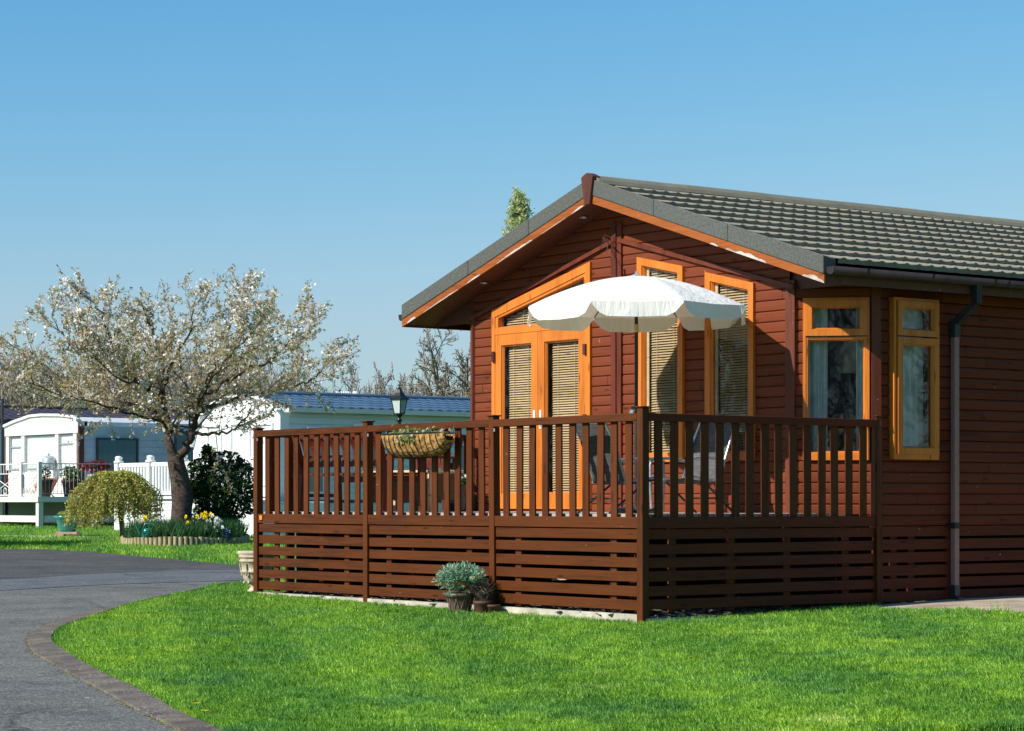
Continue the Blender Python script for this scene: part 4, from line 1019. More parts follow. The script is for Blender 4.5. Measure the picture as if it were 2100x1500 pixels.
# ------------------------------------------------------------------ folding recliners
def recliner(label):
    """built facing -Y, seat front at y=0, back behind"""
    R = thing('reclining_chair', (0, 0, 0), label, 'chair')
    for s in (-1, 1):
        x = s*.28
        mb = MB(); mb.tube([(x, .02, 0), (x, .0, .30), (x, .0, .56), (x, .015, .60)], .0145, 8); mb.build('leg', 'steel', R)
        mb = MB(); mb.tube([(x*.95, .62, 0), (x*.95, .20, .36)], .013, 8); mb.build('leg', 'dark_metal', R)
        mb = MB(); mb.tube([(x, -.01, .60), (x, .08, .632), (x, .25, .635), (x, .42, .615), (x, .50, .60)], [.016, .019, .019, .018, .014], 8); mb.build('armrest', 'steel', R)
        mb = MB(); mb.tube([(x*.93, .42, .34), (x*.93, .50, .62), (x*.93, .58, .85), (x*.93, .69, 1.09)], .0145, 8); mb.build('back_post', 'steel', R)
        mb = MB(); mb.tube([(x*.93, -.04, .40), (x*.93, .02, .425), (x*.93, .2, .40), (x*.93, .45, .36)], .0145, 8); mb.build('seat_rail', 'steel', R)
        mb = MB(); mb.box((x-.022, -.022, .38), (x+.022, .025, .42)); bevel(mb.build('joint', 'ceramic', R), .008, 2)
    mb = MB(); nv = 16; pl = [(.435, .36), (.50, .60), (.585, .84), (.68, 1.07)]
    vs = []
    for i in range(nv+1):
        f = i/nv*3; k = min(int(f), 2); g_ = f-k; y = pl[k][0]*(1-g_)+pl[k+1][0]*g_; z = pl[k][1]*(1-g_)+pl[k+1][1]*g_
        for j in range(9): u = j/8*2-1; vs.append((u*.25, y+.02*(1-u*u)+.006*sin(i*2.6), z))
    mb.add(vs, [(i*9+j, i*9+j+1, (i+1)*9+j+1, (i+1)*9+j) for i in range(nv) for j in range(8)], 0, True); b = mb.build('backrest', 'fabric', R); b.modifiers.new('s', 'SOLIDIFY').thickness = .008
    mb = MB(); vs = []
    for i in range(9):
        f = i/8; y = -.03+f*.47; z = .41-.05*f-.02*sin(pi*f)
        for j in range(9): u = j/8*2-1; vs.append((u*.25, y, z-.02*(1-u*u)))
    mb.add(vs, [(i*9+j, i*9+j+1, (i+1)*9+j+1, (i+1)*9+j) for i in range(8) for j in range(8)], 0, True); b = mb.build('seat', 'fabric', R); b.modifiers.new('s', 'SOLIDIFY').thickness = .008
    mb = MB(); mb.tube([(-.26, .0, .39), (.26, .0, .39)], .012, 8); mb.build('cross_bar', 'dark_metal', R); mb = MB(); mb.tube([(-.26, .69, 1.09), (.26, .69, 1.09)], .0145, 8); mb.build('cross_bar', 'dark_metal', R); mb = MB(); mb.tube([(-.26, .50, .17), (.26, .50, .17)], .010, 8); mb.build('cross_bar', 'dark_metal', R)
    return R
r1 = recliner('folding grey garden chair with its woven back against the front rail'); r1.location = (-1.0, .88, 1.0); r1.rotation_euler = (0, 0, radians(176)); r1.scale = (1, 1, .855); r1.location.z = 1.0; r1['group'] = 'folding garden chairs on the deck'
r2 = copy_tree(r1); r1.scale = (1, 1, .82); r2.location = (-1.16, 1.32, 1.0); r2.rotation_euler = (0, 0, radians(3)); r2['label'] = 'folding grey garden chair in the parasol shade by the tall windows'

# ------------------------------------------------------------------ red garden bench, armchair, low table, flower pot on the deck
def bench(name, label, cat, W_, nsl):
    R = thing(name, (0, 0, 0), label, cat); hw = W_/2
    for s in (-1, 1):
        for nm, yy, zt_ in (('leg', 0, .60), ('leg', .50, .42)):
            mb = MB(); x = s*(hw-.03)
            if yy == 0: mb.hexa([(x-.03, -.02, 0), (x+.03, -.02, 0), (x+.03, .04, 0), (x-.03, .04, 0), (x-.03, .0, .62), (x+.03, .0, .62), (x+.03, .06, .62), (x-.03, .06, .62)])
            else: mb.hexa([(x-.03, .50, 0), (x+.03, .50, 0), (x+.03, .56, 0), (x-.03, .56, 0), (x-.03, .46, .42), (x+.03, .46, .42), (x+.03, .53, .42), (x-.03, .53, .42)]); mb.hexa([(x-.03, .46, .42), (x+.03, .46, .42), (x+.03, .53, .42), (x-.03, .53, .42), (x-.03, .58, .86), (x+.03, .58, .86), (x+.03, .63, .86), (x-.03, .63, .86)])
            mb.build('leg', 'teak', R)
        mb = MB(); x = s*(hw-.03); mb.hexa([(x-.04, -.04, .62), (x+.04, -.04, .62), (x+.04, .54, .60), (x-.04, .54, .60), (x-.04, -.04, .65), (x+.04, -.04, .65), (x+.04, .54, .63), (x-.04, .54, .63)]); mb.build('armrest', 'teak', R); mb = MB(); mb.box((x-.018, .05, .16), (x+.018, .5, .20)); mb.build('stretcher', 'teak', R)
    mb = MB()
    for k in range(6): mb.box((-hw+.03, .0+k*.082, .405), (hw-.03, .07+k*.082, .43))
    mb.box((-hw+.04, .005, .33), (hw-.04, .03, .40)); mb.build('seat', 'teak', R)
    mb = MB(); mb.hexa([(-hw+.02, .565, .82), (hw-.02, .565, .82), (hw-.02, .60, .82), (-hw+.02, .60, .82), (-hw+.02, .585, .90), (hw-.02, .585, .90), (hw-.02, .62, .90), (-hw+.02, .62, .90)]); mb.box((-hw+.05, .47, .50), (hw-.05, .50, .56)); mb.build('back_frame', 'teak', R)
    mb = MB()
    for k in range(nsl):
        x = -hw+.12+(W_-.24)*k/(nsl-1); c_ = .03*sin((k/(nsl-1)-.5)*pi)
        vs = []
        for i in range(7):
            f = i/6; xx = x+.035*sin(f*pi)*(-1 if k % 2 else 1)*.9; yy = .485+.09*f-.03*sin(f*pi); zz = .55+.28*f
            vs += [(xx-.028, yy, zz), (xx+.028, yy, zz), (xx+.028, yy+.014, zz), (xx-.028, yy+.014, zz)]
        mb.add(vs, [(i*4+a_, i*4+(a_+1) % 4, i*4+4+(a_+1) % 4, i*4+4+a_) for i in range(6) for a_ in range(4)])
    mb.build('back_slats', 'teak', R); return R
b1 = bench('garden_bench', 'red brown garden bench with curved back slats behind the left railing', 'bench', 1.75, 15); b1.location = (-5.72, .95, 1.0); b1.rotation_euler = (0, 0, pi)
b2 = bench('garden_armchair', 'red brown wooden armchair behind the low table on the deck', 'armchair', .66, 6); b2.location = (-6.15, 1.55, 1.0)
T = thing('low_table', (-5.45, 1.2, 1.0), 'low pale wooden table with woven side panels beside the bench', 'table')
mb = MB(); mb.box((-6.2, 1.02, 1.43), (-4.85, 1.48, 1.46)); bevel(mb.build('tabletop', 'pale_wood', T), .005)
mb = MB(); mb.box((-6.1, 1.05, 1.13), (-4.92, 1.07, 1.42)); mb.box((-4.9, 1.07, 1.13), (-4.88, 1.43, 1.42)); mb.build('woven_panel', 'weave', T)
for x in (-6.16, -4.92):
    for y in (1.04, 1.42): mb = MB(); mb.box((x, y, 1.0), (x+.045, y+.045, 1.43)); mb.build('leg', 'pale_wood', T)
def scatter(c, r, n, squash=1.0, shell=.0):
    P = rng.normal(size=(n, 3)); P /= np.linalg.norm(P, axis=1)[:, None]; q = rng.random(n)**(1/3); q = shell+(1-shell)*q
    P = P*q[:, None]*np.array(r if hasattr(r, '__len__') else (r, r, r*squash)); return P+np.array(c)
T = thing('blue_planter', (-5.78, 2.05, 1.0), 'tall dark blue glazed planter of white flowers against the lodge corner', 'planter')
mb = MB(); mb.lathe([(.001, 0), (.10, 0), (.115, .02), (.15, .28), (.16, .30), (.15, .31), (.135, .30), (.001, .29)], (-5.78, 2.05, 1.0), 24); mb.build('pot', 'blue_glaze', T)
mb = MB(); cards(mb, scatter((-5.78, 2.05, 1.36), (.15, .15, .08), 260), .035, [.75, .25], 1.4); mb.build('flowers', ['daff_leaf', 'white_petal'], T)

# hanging trough on the rail
bx0, bx1, bz, by = -3.93, -2.78, 1.80, -.05; BK = thing('hanging_trough', ((bx0+bx1)/2, by, bz), 'coir lined wire trough with small leaves hung on the front rail', 'hanging basket')
def trough(u, t):
    """u 0..1 along, t 0..pi around the belly; rounded ends"""
    e = abs(2*u-1); k = sqrt(max(0, 1-e**5)); x = bx0+(bx1-bx0)*u
    return Vector((x, by-.12+.115*cos(t)*(.45+.55*k), bz-.235*sin(t)*k))
mb = MB(); nu, nt_ = 60, 14; vs = []
for i in range(nu+1):
    for j in range(nt_+1):
        u = i/nu; t = pi*j/nt_; p = trough(.012+.976*u, t); nz = mnoise.noise(p*14)*.016+mnoise.noise(p*40)*.008; p += Vector((0, -sin(t)*.5, -.3))*nz; vs.append(p)
mb.add(vs, [(i*(nt_+1)+j, (i+1)*(nt_+1)+j, (i+1)*(nt_+1)+j+1, i*(nt_+1)+j+1) for i in range(nu) for j in range(nt_)], 0, True); mb.build('coir_liner', 'coir', BK)
mb = MB()
for i in range(13):
    u = .02+.96*i/12; pts = []
    for j in range(15):
        t = pi*j/14; uu = min(max(u+.035*sin(t)*(1 if u > .5 else 1), .0), 1); p = trough(uu, t)+Vector((0, -.008*(1 if 0 < j < 14 else 0), -.010)); pts.append(p)
    mb.tube(pts, .0045, 5)
mb.tube([trough(u/20, 0) for u in range(21)], .006, 6); mb.tube([trough(u/20, pi)+Vector((0, -.004, .004)) for u in range(21)], .007, 6)
for u in (.1, .9): p = trough(u, 0); mb.tube([p, p+Vector((0, .02, .06)), p+Vector((0, .07, .125))], .005, 5)
mb.tube([trough(u/20*.96+.02, pi*.72)+Vector((0, -.01, -.008)) for u in range(21)], .004, 5)
mb.build('wire_frame', 'black', BK)
mb = MB(); mb.box((bx0+.08, by-.19, bz-.05), (bx1-.08, by-.03, bz-.03)); mb.build('soil', 'soil', BK)
mb = MB(); P_ = np.array([[random.uniform(bx0+.12, bx1-.12), by-.12+random.gauss(0, .04), bz-.02+abs(random.gauss(0, .035))] for _ in range(330)])
P2 = np.array([[random.uniform(bx0+.35, bx1-.45), by-.235+random.gauss(0, .012), bz-.02-abs(random.gauss(0, .035))] for _ in range(150)])
cards(mb, np.vstack([P_, P2]), .032, [.55, .33, .12], 1.3); mb.build('leaves', ['leaf_green', 'leaf_olive', 'white_petal'], BK)

# planters on the lawn
def pot_xy(px, Y):
    k = (px-1050)/FP; x0, d0 = 1.19+.8*Y, 21.5+.6*Y
    X = (k*d0-x0)/(.6+.8*k); return X
X = pot_xy(944, -.33); g0 = gz(X, -.33); T = thing('juniper_planter', (X, -.33, g0), 'bronze brown planter with lattice pattern and a round blue green shrub', 'planter')
mb = MB(); mb.lathe([(.001, 0), (.095, 0), (.10, .01), (.112, .10), (.132, .165), (.150, .172), (.155, .20), (.146, .205), (.136, .19), (.001, .18)], (X, -.33, g0), 32); mb.build('pot', 'brown_pot', T)
mb = MB()
for k in range(10):
    t0 = 2*pi*k/10
    for sg in (-1, 1):
        pts = []
        for j in range(7): f = j/6; r = .098+.030*f+.003; t = t0+sg*.33*f; pts.append((X+r*cos(t), -.33+r*sin(t), g0+.015+.14*f))
        mb.tube(pts, .0035, 5)
mb.build('lattice_relief', 'pipe', T)
mb = MB(); C = np.array((X, -.33, g0+.315)); 
def needles(mb, C, R_, n, ln, mats, w_=.0035):
    for _ in range(n):
        d = rng.normal(size=3); d /= np.linalg.norm(d); d[2] = abs(d[2])*1.0 if random.random() < .75 else d[2]
        base = C+d*np.array(R_)*random.uniform(.25, .92); dirv = d*.8+rng.normal(size=3)*.45+np.array((0, 0, .55)); dirv /= np.linalg.norm(dirv)
        mi = int(rng.choice(len(mats), p=mats))
        for q in range(9):
            f = q/9; p = base+dirv*ln*f; s = rng.normal(size=3); s -= dirv*s.dot(dirv); s /= np.linalg.norm(s); e = dirv*.012+s*.012
            t = np.cross(e, rng.normal(size=3)); t = t/np.linalg.norm(t)*w_
            mb.add([p-t, p+t, p+e*1.5+t*.3, p+e*1.5-t*.3], [(0, 1, 2, 3)], mi)
needles(mb, C, (.235, .235, .135), 1150, .085, [.62, .20, .18], .0045); mb.tube([(X, -.33, g0+.17), (X, -.33, g0+.26)], .012, 6, 1); mb.build('foliage', ['juniper', 'juniper2', 'juniper3'], T)
X2 = pot_xy(990, -.22); g2 = gz(X2, -.22); T = thing('small_pot', (X2, -.22, g2), 'small dull brown pot of dark withered stems half hidden beside the juniper', 'planter')
mb = MB(); mb.lathe([(.001, 0), (.065, 0), (.07, .01), (.088, .10), (.096, .105), (.096, .135), (.086, .135), (.001, .12)], (X2, -.22, g2), 24); mb.build('pot', 'dull_pot', T)
mb = MB()
for _ in range(90):
    a_ = random.random()*6.28; q = Vector((X2+.05*cos(a_), -.22+.05*sin(a_), g2+.12)); mb.tube([q, q+Vector((random.gauss(0, .03), random.gauss(0, .03), .09)), q+Vector((random.gauss(0, .06), random.gauss(0, .06), random.uniform(.1, .24)))], [.003, .0025, .001], 4)
cards(mb, scatter((X2, -.22, g2+.24), (.08, .08, .09), 160), .025, [1.0], 2); mb.build('stems', 'twig', T)
X3 = pot_xy(1012, -.16); g3 = gz(X3, -.16); o = MB().lathe([(.001, 0), (.05, 0), (.066, .075), (.072, .078), (.072, .10), (.062, .10), (.001, .09)], (X3, -.16, g3), 20).build('small_pot', 'dull_pot', None, (X3, -.16, g3)); tag(o, 'smallest empty brown pot against the middle deck post', 'pot')
# carved stone urn by the left post
p = at(527, 27.5); T = thing('stone_urn', p, 'carved pale stone urn with scroll relief by the left deck post', 'urn')
prof = [(.001, 0), (.11, 0), (.115, .03), (.09, .05), (.075, .075), (.10, .10), (.145, .14), (.165, .19), (.172, .235), (.185, .24), (.186, .262), (.176, .268), (.182, .31), (.195, .36), (.205, .365), (.206, .383), (.197, .39), (.203, .41), (.213, .415), (.214, .432), (.206, .437), (.224, .455), (.228, .482), (.218, .49), (.20, .485), (.18, .46), (.001, .45)]
mb = MB(); mb.lathe(prof, p, 40, 0, True, lambda t, z: .012*sin(t*9)*(1 if .1 < z < .24 else 0)+.006*mnoise.noise(Vector((t*3, z*20, 1)))); mb.build('bowl', 'stone', T)
mb = MB()
for k in range(8):
    t = 2*pi*k/8+.35; c_, s_ = cos(t), sin(t); R_ = lambda r, z: (p.x+r*c_, p.y+r*s_, p.z+z)
    mb.tube([R_(.200, .345), R_(.193, .31), R_(.186, .27), R_(.187, .24)], .010, 6); vs = []
    for q in range(13):
        f = q/12*2*pi*.8; r = .020; tt = t+(r*sin(f))/.18; zz = .215-.02*cos(f); rr = .178; vs.append((p.x+rr*cos(tt), p.y+rr*sin(tt), p.z+zz))
    mb.tube(vs, .007, 6); mb.lathe([(.001, -.018), (.014, -.012), (.018, 0), (.014, .012), (.001, .018)], R_(.145, .125), 8)
mb.build('scroll_relief', 'stone', T)

# ------------------------------------------------------------------ garden lantern behind the deck
p = at(819, 32); T = thing('garden_lantern', p, 'black Victorian style lantern on a slim post behind the deck', 'lamp post')
zb = zat(862, 32); hx = lambda y: zat(y, 32)
mb = MB(); mb.tube([(p.x, p.y, p.z-.02), (p.x, p.y, zb-.01)], .024, 10); mb.lathe([(.075, 0), (.075, .05), (.05, .08), (.045, .35), (.03, .40)], p, 14); mb.build('post', 'black', T)
mb = MB(); z1 = hx(850); mb.lathe([(.001, zb-.02), (.03, zb-.02), (.045, zb+.0), (.025, zb+.018), (.022, zb+.04), (.045, z1-.012), (.055, z1)], (p.x, p.y, 0), 16); mb.build('neck', 'black', T)
za, zc_ = hx(849), hx(819); zd = hx(798); ang = radians(18)
def sq(r, z): return [(p.x+r*cos(ang+pi/2*k+pi/4), p.y+r*sin(ang+pi/2*k+pi/4), z) for k in range(4)]
mb = MB(); A_, B_ = sq(.068, za), sq(.108, zc_)
for k in range(4): mb.tube([A_[k], B_[k]], .007, 6); mb.tube([A_[k], A_[(k+1) % 4]], .010, 6); mb.tube([B_[k], B_[(k+1) % 4]], .010, 6)
mb.add(sq(.068, za-.004), [(0, 1, 2, 3)]); mb.build('cage', 'black', T)
mb = MB(); mb.add(A_+B_, [(k, (k+1) % 4, 4+(k+1) % 4, 4+k) for k in range(4)]); mb.build('glass', 'lamp_glass', T)
mb = MB(); rr = [(.135, zc_-.005), (.135, zc_+.010), (.090, zc_+.042), (.050, zc_+.085), (.026, zd-.006), (.032, zd), (.018, zd+.008)]
vs = [q for r, z in rr for q in sq(r, z)]; mb.add(vs, [(i*4+k, i*4+(k+1) % 4, i*4+4+(k+1) % 4, i*4+4+k) for i in range(len(rr)-1) for k in range(4)]+[(3, 2, 1, 0)]); mb.build('roof', 'black', T)
mb = MB(); mb.lathe([(.018, 0), (.026, .012), (.008, .024), (.010, .034), (.018, .042), (.006, .052), (.001, .072)], (p.x, p.y, zd+.004), 10); mb.tube([(p.x-.03*.6, p.y-.03*.8, zd+.045), (p.x+.03*.6, p.y+.03*.8, zd+.045)], .006, 6); mb.build('finial', 'black', T)
mb = MB(); mb.lathe([(.001, 0), (.012, 0), (.014, .04), (.022, .07), (.018, .10), (.001, .115)], (p.x, p.y, za+.02), 10); mb.build('bulb', 'galv', T)

# ------------------------------------------------------------------ caravans in the background
def boards(mb, x0, x1, y0, y1, z0, z1, step=.13, axis='y'):
    """horizontal lap boards on a wall: axis = plane normal"""
    z = z0
    while z < z1-.01:
        zt_ = min(z+step, z1)
        if axis == 'y': mb.hexa([(x0, y0-.018, z), (x1, y0-.018, z), (x1, y0+.02, z), (x0, y0+.02, z), (x0, y0-.002, zt_-.006), (x1, y0-.002, zt_-.006), (x1, y0+.02, zt_-.006), (x0, y0+.02, zt_-.006)])
        else: mb.hexa([(x0-.02, y0, z), (x0+.018, y0, z), (x0+.018, y1, z), (x0-.02, y1, z), (x0-.02, y0, zt_-.006), (x0+.002, y0, zt_-.006), (x0+.002, y1, zt_-.006), (x0-.02, y1, zt_-.006)])
        z += step
def winbox(parent, pos, size, axis, frame='white_pvc', inner='net', bar=None, fr=.05):
    """window on a wall; pos = lower near corner, axis 'y' faces -Y, 'x' faces +X"""
    x, y, z = pos; w_, h = size; mb = MB()
    def B(a, b, c, d, o0, o1):
        if axis == 'y': mb.box((x+a, y-o1, z+c), (x+b, y-o0, z+d))
        else: mb.box((x+o0, y+a, z+c), (x+o1, y+b, z+d))
    B(0, w_, 0, fr, 0, .05); B(0, w_, h-fr, h, 0, .05); B(0, fr, fr, h-fr, 0, .05); B(w_-fr, w_, fr, h-fr, 0, .05)
    if bar: B(fr, w_-fr, bar-.02, bar+.02, 0, .048)
    f = mb.build('window', frame, parent); mb = MB(); B(fr, w_-fr, fr, h-fr, .006, .010); mb.build('net_curtain', inner, f)
    mb = MB()
    if axis == 'y': mb.add([(x+fr, y-.025, z+fr), (x+w_-fr, y-.025, z+fr), (x+w_-fr, y-.025, z+h-fr), (x+fr, y-.025, z+h-fr)], [(0, 1, 2, 3)])
    else: mb.add([(x+.025, y+fr, z+fr), (x+.025, y+w_-fr, z+fr), (x+.025, y+w_-fr, z+h-fr), (x+.025, y+fr, z+h-fr)], [(0, 1, 2, 3)])
    mb.build('glass', 'glass', f); return f
def metal_roof(parent, xr, xe, ze, zr_, y0, y1, mat, rows=5, pit=.30):
    """pressed tile roof slope from ridge xr to eave xe (facing +X)"""
    mb = MB(); ny = int((y1-y0)/pit*8); ys = np.linspace(y0, y1, ny); ph = (ys-y0) % pit/pit; wv = .022*(.5+.5*np.cos(ph*2*pi))
    for r in range(rows):
        ring = []
        for f, h in ((r/rows, 0), ((r+1)/rows-.01, .028), ((r+1)/rows, .0)):
            X_ = xr+(xe-xr)*f; Z_ = zr_+(ze-zr_)*f; ring += [(X_, float(ys[i]), Z_+h+float(wv[i])) for i in range(ny)]
        mb.add(ring, [(k*ny+i, (k+1)*ny+i, (k+1)*ny+i+1, k*ny+i+1) for k in range(2) for i in range(ny-1)])
    mb.tube([(xr, y0, zr_+.03), (xr, y1, zr_+.03)], .07, 8)
    return mb.build('roof', mat, parent)
# caravan A : white with blue roof
ax0, ax1, ay0, ay1 = -37.65, -33.32, 16.4, 25.6; zg = gz(ax1, ay0)
A = thing('white_caravan', (-35.5, 20, zg), 'white static caravan, its shaded side tinted pale blue, with a blue tiled roof behind the cherry tree', 'caravan')
mb = MB(); arch = [(ax1, 1.05), (ax1, 3.30), (ax1-.35, 3.52), (ax1-1.3, 3.72), (ax1-2.3, 3.74), (ax1-3.2, 3.58), (ax1-3.8, 3.28), (ax1-4.15, 2.9), (ax0, 2.5), (ax0, 1.05)]
mb.prism([(x, ay0, z) for x, z in reversed(arch)], (0, 0, 0), (0, .25, 0)); mb.build('end_wall', 'caravan_white', A)
mb = MB(); 
for (x, z), (x2, z2) in zip(arch[1:-2], arch[2:-1]): mb.beam((x, ay0-.04, z+.03), (x2, ay0-.04, z2+.03), .14, .06, (0, 0, 1))
mb.build('arch_trim', 'white_pvc', A)
mb = MB(); boards(mb, ax1, ax1, ay0+.25, ay1, 1.15, 3.3, .17, 'x'); mb.box((ax0, ay0+.26, .9), (ax1-.03, ay1, 3.3)); mb.build('side_wall', 'pale_blue', A)
mb = MB(); boards(mb, ax1+.02, ax1, ay0+.1, ay1, gz(ax1, ay1)-.1, 1.08, .2, 'x'); mb.build('skirting', 'pale_green', A)
mb = MB(); mb.box((ax1-.02, ay0+.1, 1.08), (ax1+.03, ay1, 1.14)); mb.build('shadow_gap', 'black', A)
metal_roof(A, -35.45, ax1+.18, 3.42, 3.83, ay0+.15, ay1, 'blue_tile', 5, .30)
mb = MB(); mb.box((ax1+.12, ay0+.1, 3.30), (ax1+.24, ay1, 3.42)); mb.box((ax0-.1, ay0+.3, 3.3), (ax1, ay1, 3.34)); mb.hexa([(ax0-.1, ay0+.3, 3.34), (-35.45, ay0+.3, 3.8), (-35.45, ay1, 3.8), (ax0-.1, ay1, 3.34), (ax0-.1, ay0+.3, 3.38), (-35.45, ay0+.3, 3.84), (-35.45, ay1, 3.84), (ax0-.1, ay1, 3.38)]); mb.build('gutter', 'cream', A)
for (x, w_, zb_, h) in ((ax1-3.55, .72, 1.75, 1.30), (ax1-2.35, .95, 1.5, 1.6), (ax1-1.15, .85, 1.5, 1.55)): winbox(A, (x, ay0, zb_), (w_, h), 'y')
for (y, w_, zb_, h) in ((ay0+.75, .5, 1.3, 1.65), (ay0+2.1, 1.0, 1.9, 1.15), (ay0+3.9, .85, 1.2, 1.9), (ay0+5.3, 1.1, 1.45, 1.15), (ay0+6.9, 1.0, 1.45, 1.15)): winbox(A, (ax1+.018, y, zb_), (w_, h), 'x', 'white_pvc', 'teal_blind')
for k in range(8):
    mb = MB(); q = at(692+k*4.6+(6 if k > 5 else 0), 66); rr = .03 if k < 7 else .09; mb.tube([(q.x, q.y, 3.5), (q.x, q.y, zat(803, 66))], rr, 8)
    mb.build('roof_vent', 'white_pvc', A)
# its white deck
dx0, dx1, dy0, dy1 = -38.05, -31.1, 14.36, 16.3; D = thing('white_deck', ((dx0+dx1)/2, 15.3, zg), 'white plastic deck with white balustrade in front of the white caravan', 'deck')
zdk = 1.22; zl = gz(dx0, dy0)
mb = MB(); mb.box((dx0+.1, dy0+.1, zdk-.03), (dx1-.1, dy1, zdk)); mb.build('floor', 'flat_roof', D)
mb = MB(); boards(mb, dx0, dx1, dy0, 0, zl-.12, zdk-.10, .17, 'y'); mb.build('skirting', 'white_pvc', D)
mb = MB(); boards(mb, dx1, 0, dy0, dy1, zl-.12, zdk-.1, .17, 'x'); mb.build('skirting', 'white_pvc', D)
mb = MB(); mb.box((dx0, dy0-.02, zdk-.05), (dx1, dy0+.05, zdk+.02)); mb.build('deck_edge', 'white_pvc', D)
xsP = [dx0+.08+i*(dx1-dx0-.16)/4 for i in range(5)]
for x in xsP:
    mb = MB(); mb.box((x-.085, dy0-.03, zl-.15), (x+.085, dy0+.14, 2.10)); pp = mb.build('post', 'white_pvc', D)
    mb = MB(); mb.lathe([(.13, 0), (.13, .03), (.08, .06), (.10, .10), (.085, .15), (.001, .17)], (x, dy0+.055, 2.10), 10); mb.build('post_cap', 'white_pvc', pp)
for i in range(4):
    a_, b_ = xsP[i]+.085, xsP[i+1]-.085; mb = MB(); mb.box((a_, dy0+.02, 1.98), (b_, dy0+.09, 2.08)); rl = mb.build('handrail', 'white_pvc', D)
    mb = MB(); mb.box((a_, dy0+.02, 1.27), (b_, dy0+.09, 1.35)); mb.build('bottom_rail', 'white_pvc', D)
    nb = 10
    for k in range(nb): x = a_+(b_-a_)*(k+.5)/nb; mb = MB(); mb.box((x-.038, dy0+.035, 1.35), (x+.038, dy0+.075, 1.98)); mb.build('baluster', 'white_pvc', rl)
# caravan B : cream, left
bx0_, bx1_, by0_, by1_ = -50.24, -45.34, 17.05, 27.0; zg = gz(bx1_, by0_)
B = thing('cream_caravan', (-47.8, 21, zg), 'cream static caravan with an arched front and large windows at the far left', 'caravan')
zw = 3.08; W5 = bx1_-bx0_
arch = [(bx1_, zw), (bx1_, 3.42), (bx1_-.2, 3.52), (bx1_-1.1, 3.59), (bx1_-2.3, 3.63), (bx1_-3.1, 3.62), (bx1_-4.2, 3.48), (bx0_, 3.36), (bx0_, zw)]
mb = MB(); mb.prism([(x, by0_-.12, z) for x, z in reversed(arch)], (0, 0, 0), (0, .3, 0)); mb.build('arched_panel', 'cream', B)
mb = MB()
for (x, z), (x2, z2) in zip(arch[1:-2], arch[2:-1]): mb.beam((x, by0_-.13, z+.03), (x2, by0_-.13, z2+.03), .10, .07, (0, 0, 1))
mb.build('arch_trim', 'white_pvc', B)
mb = MB(); boards(mb, bx0_, bx1_, by0_, 0, 1.2, 2.05, .2, 'y'); mb.box((bx0_, by0_+.02, .6), (bx1_-.03, by1_, 3.3)); mb.build('end_wall', 'cream', B)
zl = gz(bx1_, by0_); mb = MB(); boards(mb, bx0_, bx1_, by0_-.02, 0, zl-.05, 1.2, .2, 'y'); mb.build('skirting', 'pale_green', B)
mb = MB(); boards(mb, bx1_, 0, by0_, by1_, zl-.1, 3.28, .2, 'x'); mb.build('side_wall', 'grey_side', B)
mb = MB(); mb.prism([(x, by0_+.1, z-.02) for x, z in reversed(arch)], (0, 0, 0), (0, by1_-by0_-.1, 0)); mb.build('roof', 'flat_roof', B)
for x in (bx0_+.12, bx0_+1.2, bx1_-1.42, bx1_-.25): mb = MB(); mb.box((x-.11, by0_-.09, 2.05), (x+.11, by0_+.02, zw)); mb.build('mullion', 'cream', B)
for (a_, b_, bar) in ((bx0_+.25, bx0_+1.09, .68), (bx0_+1.31, bx1_-1.53, None), (bx1_-1.31, bx1_-.36, .72)): winbox(B, (a_, by0_, 2.06), (b_-a_, 1.0), 'y', 'dull_pot' if False else 'galv', 'net', bar, .04)
for xq in (bx1_-.02, bx0_-.05): mb = MB(); mb.box((xq, by0_-.1, zl), (xq+.07, by0_+.06, zw+.2)); mb.build('corner_strip', 'finial', B)
for (y, w_, zb_, h, inn) in ((by0_+.45, 1.35, 1.75, 1.2, 'teal_blind'), (by0_+3.0, .9, 1.25, 1.95, 'teal_blind'), (by0_+4.6, .5, 2.1, .9, 'net'), (by0_+5.9, 1.1, 1.9, 1.1, 'teal_blind')): winbox(B, (bx1_+.018, y, zb_), (w_, h), 'x', 'dark_metal', inn, None, .06)
# its deck
ex0, ex1, ey0, ey1 = -51.5, -43.3, 14.73, 20.2; zd_ = 1.22; zl = gz(ex1, ey0); E = thing('cream_deck', (-46, 15.5, zl), 'raised cream painted deck with scrolled metal railings before the cream caravan', 'deck')
mb = MB(); mb.box((ex0, ey0, zd_-.10), (ex1, by0_-.03, zd_)); mb.box((bx1_+.08, by0_-.03, zd_-.10), (ex1, ey1, zd_)); mb.build('floor', 'flat_roof', E)
mb = MB(); mb.box((ex0, ey0-.03, zd_-.13), (ex1+.03, ey0, zd_+.02)); mb.box((ex1, ey0, zd_-.13), (ex1+.03, ey1, zd_+.02)); mb.build('edge_board', 'cream', E)
for (x, y) in ((ex1-.1, ey0+.08), (ex1-2.7, ey0+.08), (ex1-5.2, ey0+.08), (ex1-.1, ey0+1.7), (ex1-.1, ey0+3.4)): mb = MB(); mb.box((x-.09, y-.07, zl-.1), (x+.09, y+.07, zd_-.1)); mb.build('support_post', 'cream', E)
mb = MB(); mb.box((ex0, ey0+.02, zl+.16), (ex1-.2, ey0+.06, zl+.34)); mb.box((ex1-.09, ey0+.2, zl+.16), (ex1-.05, ey1, zl+.34)); mb.build('cross_board', 'cream', E)
for (x, y) in ((ex1-.05, ey0+.05), (ex1-1.15, ey0+.05), (ex1-3.4, ey0+.05)):
    mb = MB(); mb.box((x-.06, y-.05, zd_), (x+.06, y+.05, zd_+.98)); mb.build('rail_post', 'cream', E)
mb = MB(); y = ey0+.05
